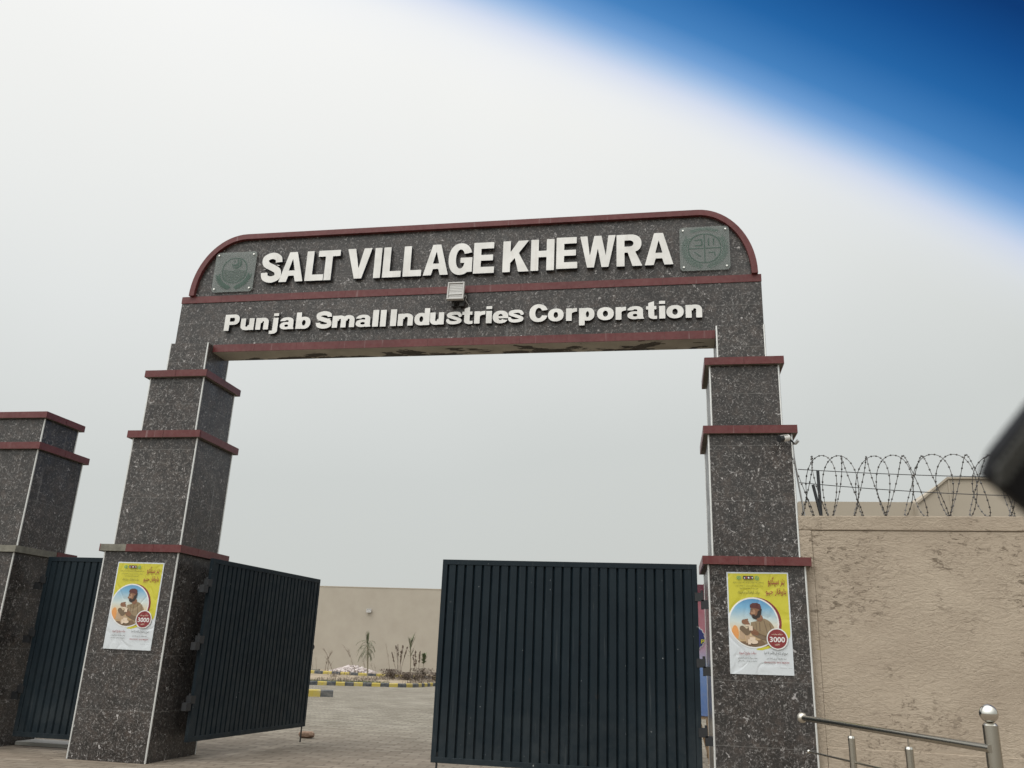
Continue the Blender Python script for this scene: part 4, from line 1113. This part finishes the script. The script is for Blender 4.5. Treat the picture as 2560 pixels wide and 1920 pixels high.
# young palm
t = thing('palm_tree', (-14.38, 41.0, .08), 'young palm with thin stem and ragged drooping fronds before the far wall', 'palm tree')
MB().tube([(-14.38, 41, .05), (-14.42, 41, .6), (-14.47, 41, 1.2), (-14.52, 41, 1.55)], [.034, .036, .042, .03], 8).build('trunk', STM, t, smooth=True)
fr = MB(); rnd = random.Random(3)
for k in range(30):
    a = k*2.4; z = 1.05+.55*k/30; base = Vector((-14.46-.05*(z-1.1), 41, z)); up = .35+1.5*(k/30)
    dd = Vector((math.cos(a), math.sin(a)*.8, up)).normalized(); L = rnd.uniform(.30, .55)*(1.25 if math.cos(a) < 0 else .85); p = base.copy(); P = [p.copy()]
    for q in range(7):
        p = p+dd*L/7; dd = (dd+Vector((-.03, 0, -.30-.22*(1-k/30)))).normalized(); P.append(p.copy())
    fr.tube(P, [.010, .009, .008, .007, .006, .005, .004, .003], 4)
    for q in range(2, 8):
        for s_ in (-1, 1):
            tdir = (P[q]-P[q-1]).normalized(); sd_ = tdir.cross(Vector((0, 0, 1)))
            sd_ = sd_.normalized() if sd_.length > .05 else Vector((1, 0, 0))
            leaf(fr, P[q], tdir*.8+sd_*s_*.8+Vector((0, 0, -.1)), rnd.uniform(.10, .22), .018, 1.3)
for k in range(7):
    leaf(fr, (-14.52, 41, 1.5), (-.35+.12*k-.2, .1*(k % 3-1), 2.2), .74-.04*abs(k-3), .075, .25, 4)
fr.build('crown', PALM, t)
def branchy(name, base, tips, label, r0, mt, seed, twigs=6, cat='sapling', grp=None):
    t = thing(name, base, label, cat, grp); rn = random.Random(seed); m = MB()
    bx = Vector(base)
    for tp_ in tips:
        st_ = Vector(tp_[0]) if len(tp_) == 2 else bx; en = Vector(tp_[-1]); P = []
        for k in range(9):
            u = k/8; P.append(st_.lerp(en, u)+Vector((rn.uniform(-1, 1), rn.uniform(-1, 1), 0))*.018*(1 if 0 < k < 8 else 0))
        m.tube(P, [r0*(1-.75*k/8) for k in range(9)], 5)
        for k in range(twigs):
            u = rn.uniform(.35, .98); q = st_.lerp(en, u); d = (en-st_).normalized()+Vector((rn.uniform(-.9, .9), rn.uniform(-.9, .9), rn.uniform(-.2, .5)))
            d.normalize(); Lq = rn.uniform(.1, .28); m.tube([q, q+d*Lq*.5+Vector((0, 0, .01)), q+d*Lq], [r0*.35, r0*.25, r0*.1], 4)
    m.build('stem', mt, t); return t
branchy('sapling', (-17.36, 44, .13), [((-17.80, 44, .13), (-17.72, 44, .75)), ((-17.72, 44, .75), (-17.52, 44, 1.08)), ((-17.36, 44, .13), (-17.66, 44, .78)), ((-17.66, 44, .78), (-17.92, 44, 1.18)), ((-17.62, 44, .13), (-17.66, 44, .9))], 'bare forked sapling left of the white stone heap', .022, DRY, 1, 8)
branchy('sapling', (-16.21, 44, .13), [((-16.10, 44, .13), (-16.47, 44, .92)), ((-16.47, 44, .92), (-16.86, 44, 1.43)), ((-16.50, 44, .9), (-16.60, 44, 1.25))], 'thin leaning bare sapling behind the white stone heap', .016, DRY, 2, 9)
branchy('sapling', (-18.26, 44, .13), [((-18.24, 44, .13), (-18.39, 44, .85)), ((-18.5, 44, .13), (-18.55, 44, .6))], 'twiggy bare sapling nearest the edge of the open gate leaf', .010, DRY, 3, 5)
branchy('sapling', (-15.4, 44, .13), [((-15.45, 44, .13), (-15.88, 44, .95)), ((-15.0, 44, .13), (-15.35, 44, .6)), ((-14.95, 44, .13), (-15.12, 44, .55))], 'fine leaning twig of a sapling just left of the young palm', .010, DRY, 5, 7)
branchy('sapling', (-14.23, 44, .13), [((-14.20, 44, .13), (-14.40, 44, 1.0)), ((-14.40, 44, 1.0), (-14.56, 44, 1.55))], 'tall single bare stem right of the young palm', .013, DRY, 6, 6)
# seed-head stalks tied to stakes
t = thing('shrub', (-13.75, 44, .13), 'clump of tall stalks with dry seed heads and a bent arching leaf', 'shrub')
m = MB(); rn = random.Random(9)
for (xb_, xt, zt, s0) in ((-13.89, -14.20, 1.22, .55), (-13.82, -13.91, 1.60, .6), (-13.76, -14.02, 1.55, .9), (-13.72, -13.64, 1.58, .6), (-13.70, -13.72, 1.3, .5), (-13.68, -13.40, 1.5, .6)):
    P = [Vector((xb_+(xt-xb_)*(k/8)**1.2, 44+rn.uniform(-.1, .1)*k/8, .1+(zt-.1)*k/8)) for k in range(9)]
    m.tube(P, .010, 4)
    for k in range(20):
        u = rn.uniform(s0, 1); q = Vector((xb_+(xt-xb_)*u**1.2, 44, .1+(zt-.1)*u)); m.sphere(q+Vector((rn.uniform(-.025, .025), rn.uniform(-.02, .02), 0)), (.022, .022, .04), 6, 4)
for (xa_, za_, xb_, zb_) in ((-14.22, 1.15, -13.6, 1.28), (-14.12, 1.22, -13.2, 1.0)):
    for k in range(12):
        u = k/11; q = Vector((xa_+(xb_-xa_)*u, 43.9, za_+(zb_-za_)*u+.16*math.sin(math.pi*u))); leaf(m, q, (rn.uniform(.3, 1), rn.uniform(-.3, .3), rn.uniform(-.5, .4)), .17, .03, .6)
m.build('stalks', BRN, t)
t = thing('shrub', (-11.99, 40.2, .08), 'tall spike leaved plant with a pale base in the planting bed', 'shrub')
m = MB(); m.tube([(-11.99, 40.2, .06), (-12.03, 40.2, .9), (-12.09, 40.2, 1.45), (-12.12, 40.2, 1.93)], [.03, .022, .03, .006], 6).build('stem', STM, t)
m = MB()
for k in range(26):
    a = rn.uniform(0, 6.28); z = rn.uniform(.9, 1.7); leaf(m, (-12.03-.05*(z-.9), 40.2, z), (math.cos(a)*.5, math.sin(a)*.4, 1.0+z*.4), rn.uniform(.3, .6), .05, rn.uniform(.3, 2.0), 5)
m.build('leaves', PALM, t)
for (bx_, by_, n_, lab, sd_) in ((-12.84, 44, 1.34, 'pair of dark seed stalks right of the tall spiky plant', 11),):
    t = thing('shrub', (bx_, by_, .13), lab, 'shrub'); m = MB(); rn = random.Random(sd_)
    for (xb_, xt, zt) in ((-12.84, -13.05, 1.12), (-12.80, -12.95, 1.34), (-12.69, -12.71, 1.31)):
        m.tube([(xb_, 44, .1), ((xb_+xt)/2, 44, zt*.5), (xt, 44, zt)], .010, 4)
        for k in range(26):
            u = rn.uniform(.48, 1); q = Vector((xb_+(xt-xb_)*u, 44, .1+(zt-.1)*u)); m.sphere(q+Vector((rn.uniform(-.03, .03), rn.uniform(-.02, .02), 0)), (.027, .027, .045), 6, 4)
    m.build('stalks', BRN, t)
t = thing('shrub', (-12.45, 44, .13), 'green broad leaved sapling at the right end of the planting bed', 'shrub')
MB().tube([(-12.50, 44, .1), (-12.47, 44, .6), (-12.46, 44, 1.1)], .012, 5).build('stem', DRY, t)
m = MB()
for k in range(26):
    a = k*2.4; z = .70+.42*k/26; leaf(m, (-12.46, 44, z), (math.cos(a), math.sin(a), .5+k/20), .26, .12, .7, 4)
for k in range(8):
    a = k*2.4+1; leaf(m, (-12.47, 44, .3+.05*k), (math.cos(a), math.sin(a), .1), .16, .03, .8)
m.build('leaves', GRN, t)
# withered low shrubs along the kerb
sh0 = None
spots = [(-12.75, 39.6, 1.1, 'leftmost low withered brown shrub of the planting bed'), (-12.35, 38.4, 1.1, 'bushy withered brown shrub beneath the dry seed heads'), (-11.95, 39.3, .8, 'low withered shrub at the foot of the tall spiky plant'),
         (-11.5, 38.0, .9, 'dark withered shrub just right of the tall spiky plant'), (-11.2, 39.4, 1.35, 'tallest withered brown shrub near the corner kerb'), (-10.9, 37.6, .8, 'small withered shrub between the tallest one and the corner kerb'), (-10.35, 38.6, 1.0, 'withered shrub beside the edge of the closed gate leaf')]
for i, (x, y, s_, lab) in enumerate(spots):
    if sh0 is None:
        t = thing('low_shrub', (0, 0, 0), lab, 'shrub', 'withered shrubs along the bed'); m = MB(); rn = random.Random(21)
        for k in range(26):
            a = rn.uniform(0, 6.28); d = Vector((math.cos(a), math.sin(a), rn.uniform(.6, 2))).normalized(); L = rn.uniform(.2, .48); m.tube([(0, 0, 0), d*L*.5, d*L], [.007, .005, .002], 4)
        m.build('twigs', DRY, t); m = MB()
        for k in range(700):
            a = rn.uniform(0, 6.28); q = Vector((math.cos(a), math.sin(a), 0))*rn.uniform(0, .42)+Vector((0, 0, rn.uniform(.02, .36))); leaf(m, q, (rn.uniform(-1, 1), rn.uniform(-1, 1), rn.uniform(-.3, 1)), rn.uniform(.04, .09), .03, .6, 2)
        m.build('foliage', BRN, t); sh0 = t; o = t
    else: o = copy_tree(sh0)
    o.location = (x, y, .07); o.rotation_euler = (0, 0, i*1.3); o.scale = (s_*1.15, s_*1.15, s_); o['label'] = lab
    o.matrix_parent_inverse = Matrix()
# low green ground cover
m = MB(); rn = random.Random(5)
for k in range(1500):
    x = rn.uniform(-13.5, -10.9); yn = 24.04+(x+24)*.5798 if x < -9.7 else 32.4; y = yn+.25+abs(rn.gauss(0, .8))
    leaf(m, (x, y, .08), (rn.uniform(-1, 1), rn.uniform(-1, 1), rn.uniform(.4, 1.5)), rn.uniform(.05, .11), .03, .5, 2)
o = m.build('ground_cover', HED); tag(o, 'low green ground cover behind the near kerb', 'ground cover', kind='stuff')
# dry grass and litter over the bed
m = MB(); rn = random.Random(31)
for k in range(2600):
    x = rn.uniform(-19, -9.6); yn = 24.04+(x+24)*.5798 if x < -9.7 else 32.6; yf = 43.0-(x+24.5)*.1855
    y = rn.uniform(yn+.3, yf-.2)
    if noise.noise(Vector((x*.6, y*.35, 3))) < (-.05 if x > -13.5 else .12): continue
    for q in range(2): leaf(m, (x+rn.uniform(-.06, .06), y, .07), (rn.uniform(-1, 1), rn.uniform(-1, 1), rn.uniform(.5, 2.2)), rn.uniform(.07, .22), .022, .8, 2)
o = m.build('dry_grass', DRY); tag(o, 'dry grass and litter scattered over the sandy bed', 'grass', kind='stuff')
# heap of white stones
def stonem():
    m = mat('white_salt_stone', rough=.85); nt = m.node_tree; v = objc(nt)
    wire(nt, ramp(nt, noi(nt, v, 3, 4, .6), [(.3, (.30, .24, .22)), (.6, (.50, .45, .43)), (.8, (.60, .58, .57))]), PB(m).inputs['Base Color']); return m
m = MB(); rn = random.Random(13)
for k in range(330):
    u = rn.uniform(-1, 1); x = -16.52+u*1.2; hmax = (.33 if u < .35 else .26)*(1-abs(u)**1.8)
    y = 44.9+rn.uniform(-.75, .6); z = .12+max(0, hmax*(1-((y-44.9)/.8)**2))*rn.uniform(.55, 1)
    r_ = rn.uniform(.045, .10); m.sphere((x, y, z), (r_, r_*.9, r_*.75), 7, 5, jit=.6, seed=k)
o = m.build('stone_heap', stonem()); tag(o, 'heap of white and pink stones behind the young palm', 'stone heap', kind='stuff')
MB().box(-18.9, -18.5, 44.8, 45.1, .10, .20).build('concrete_block', CEM, bevel=.02); tag(bpy.data.objects['concrete_block'], 'low dark concrete block lying left of the white stones', 'block')

# ------------------------------------------------------------------ rear view mirror of the car, close on the right
def cw(px, py, dist):
    r = Vector((.98374971, .17542412, .03824773)); u = Vector((.018467, -.3107561, .95031027)); f = Vector((-.17859306, .93416113, .30894578))
    return Vector((0, 0, 1.28))+(f+r*px+u*py)*dist
def ribm():
    m = mat('ribbed_black_plastic', (.055, .055, .05), .7); return m
rv = thing('rear_view_mirror', (.23, .43, 1.41), 'black ribbed plastic mirror mount of the car, close by the right edge', 'mirror')
BLKP = mat('black_plastic', (.004, .004, .005), .6, spec=.2)
e1 = Vector((.98, .17, .04)).normalized(); e3 = Vector((.02, -.31, .95)).normalized(); e2 = e3.cross(e1).normalized(); O = Vector((.159, .449, 1.375))
mp = lambda u, v: O+e1*u+e3*v
b = MB(); b.prism([(0.001, -.001), (.006, .012), (.05, .068), (.10, .10), (.16, .09), (.16, -.09), (.10, -.083), (.014, -.012)], mp, e2*.012); b.build('housing', BLKP, rv, bevel=.002)
b = MB()
for k in range(22):
    u0 = .004+k*.0023; v1 = .010+(u0-.006)*1.364-.0022; v0 = max(-.004, v1-.014)
    b.prism([(u0, v0), (u0, v1), (u0+.0011, v1+.0012), (u0+.0011, v0)], lambda u, v: mp(u, v)-e2*.003, e2*.0028)
b.build('ribs', ribm(), rv)
b = MB(); b.tube([mp(.13, .06)+e2*.025, mp(.16, .12)+e2*.05], .012, 12); b.build('stem', BLKP, rv, smooth=True)
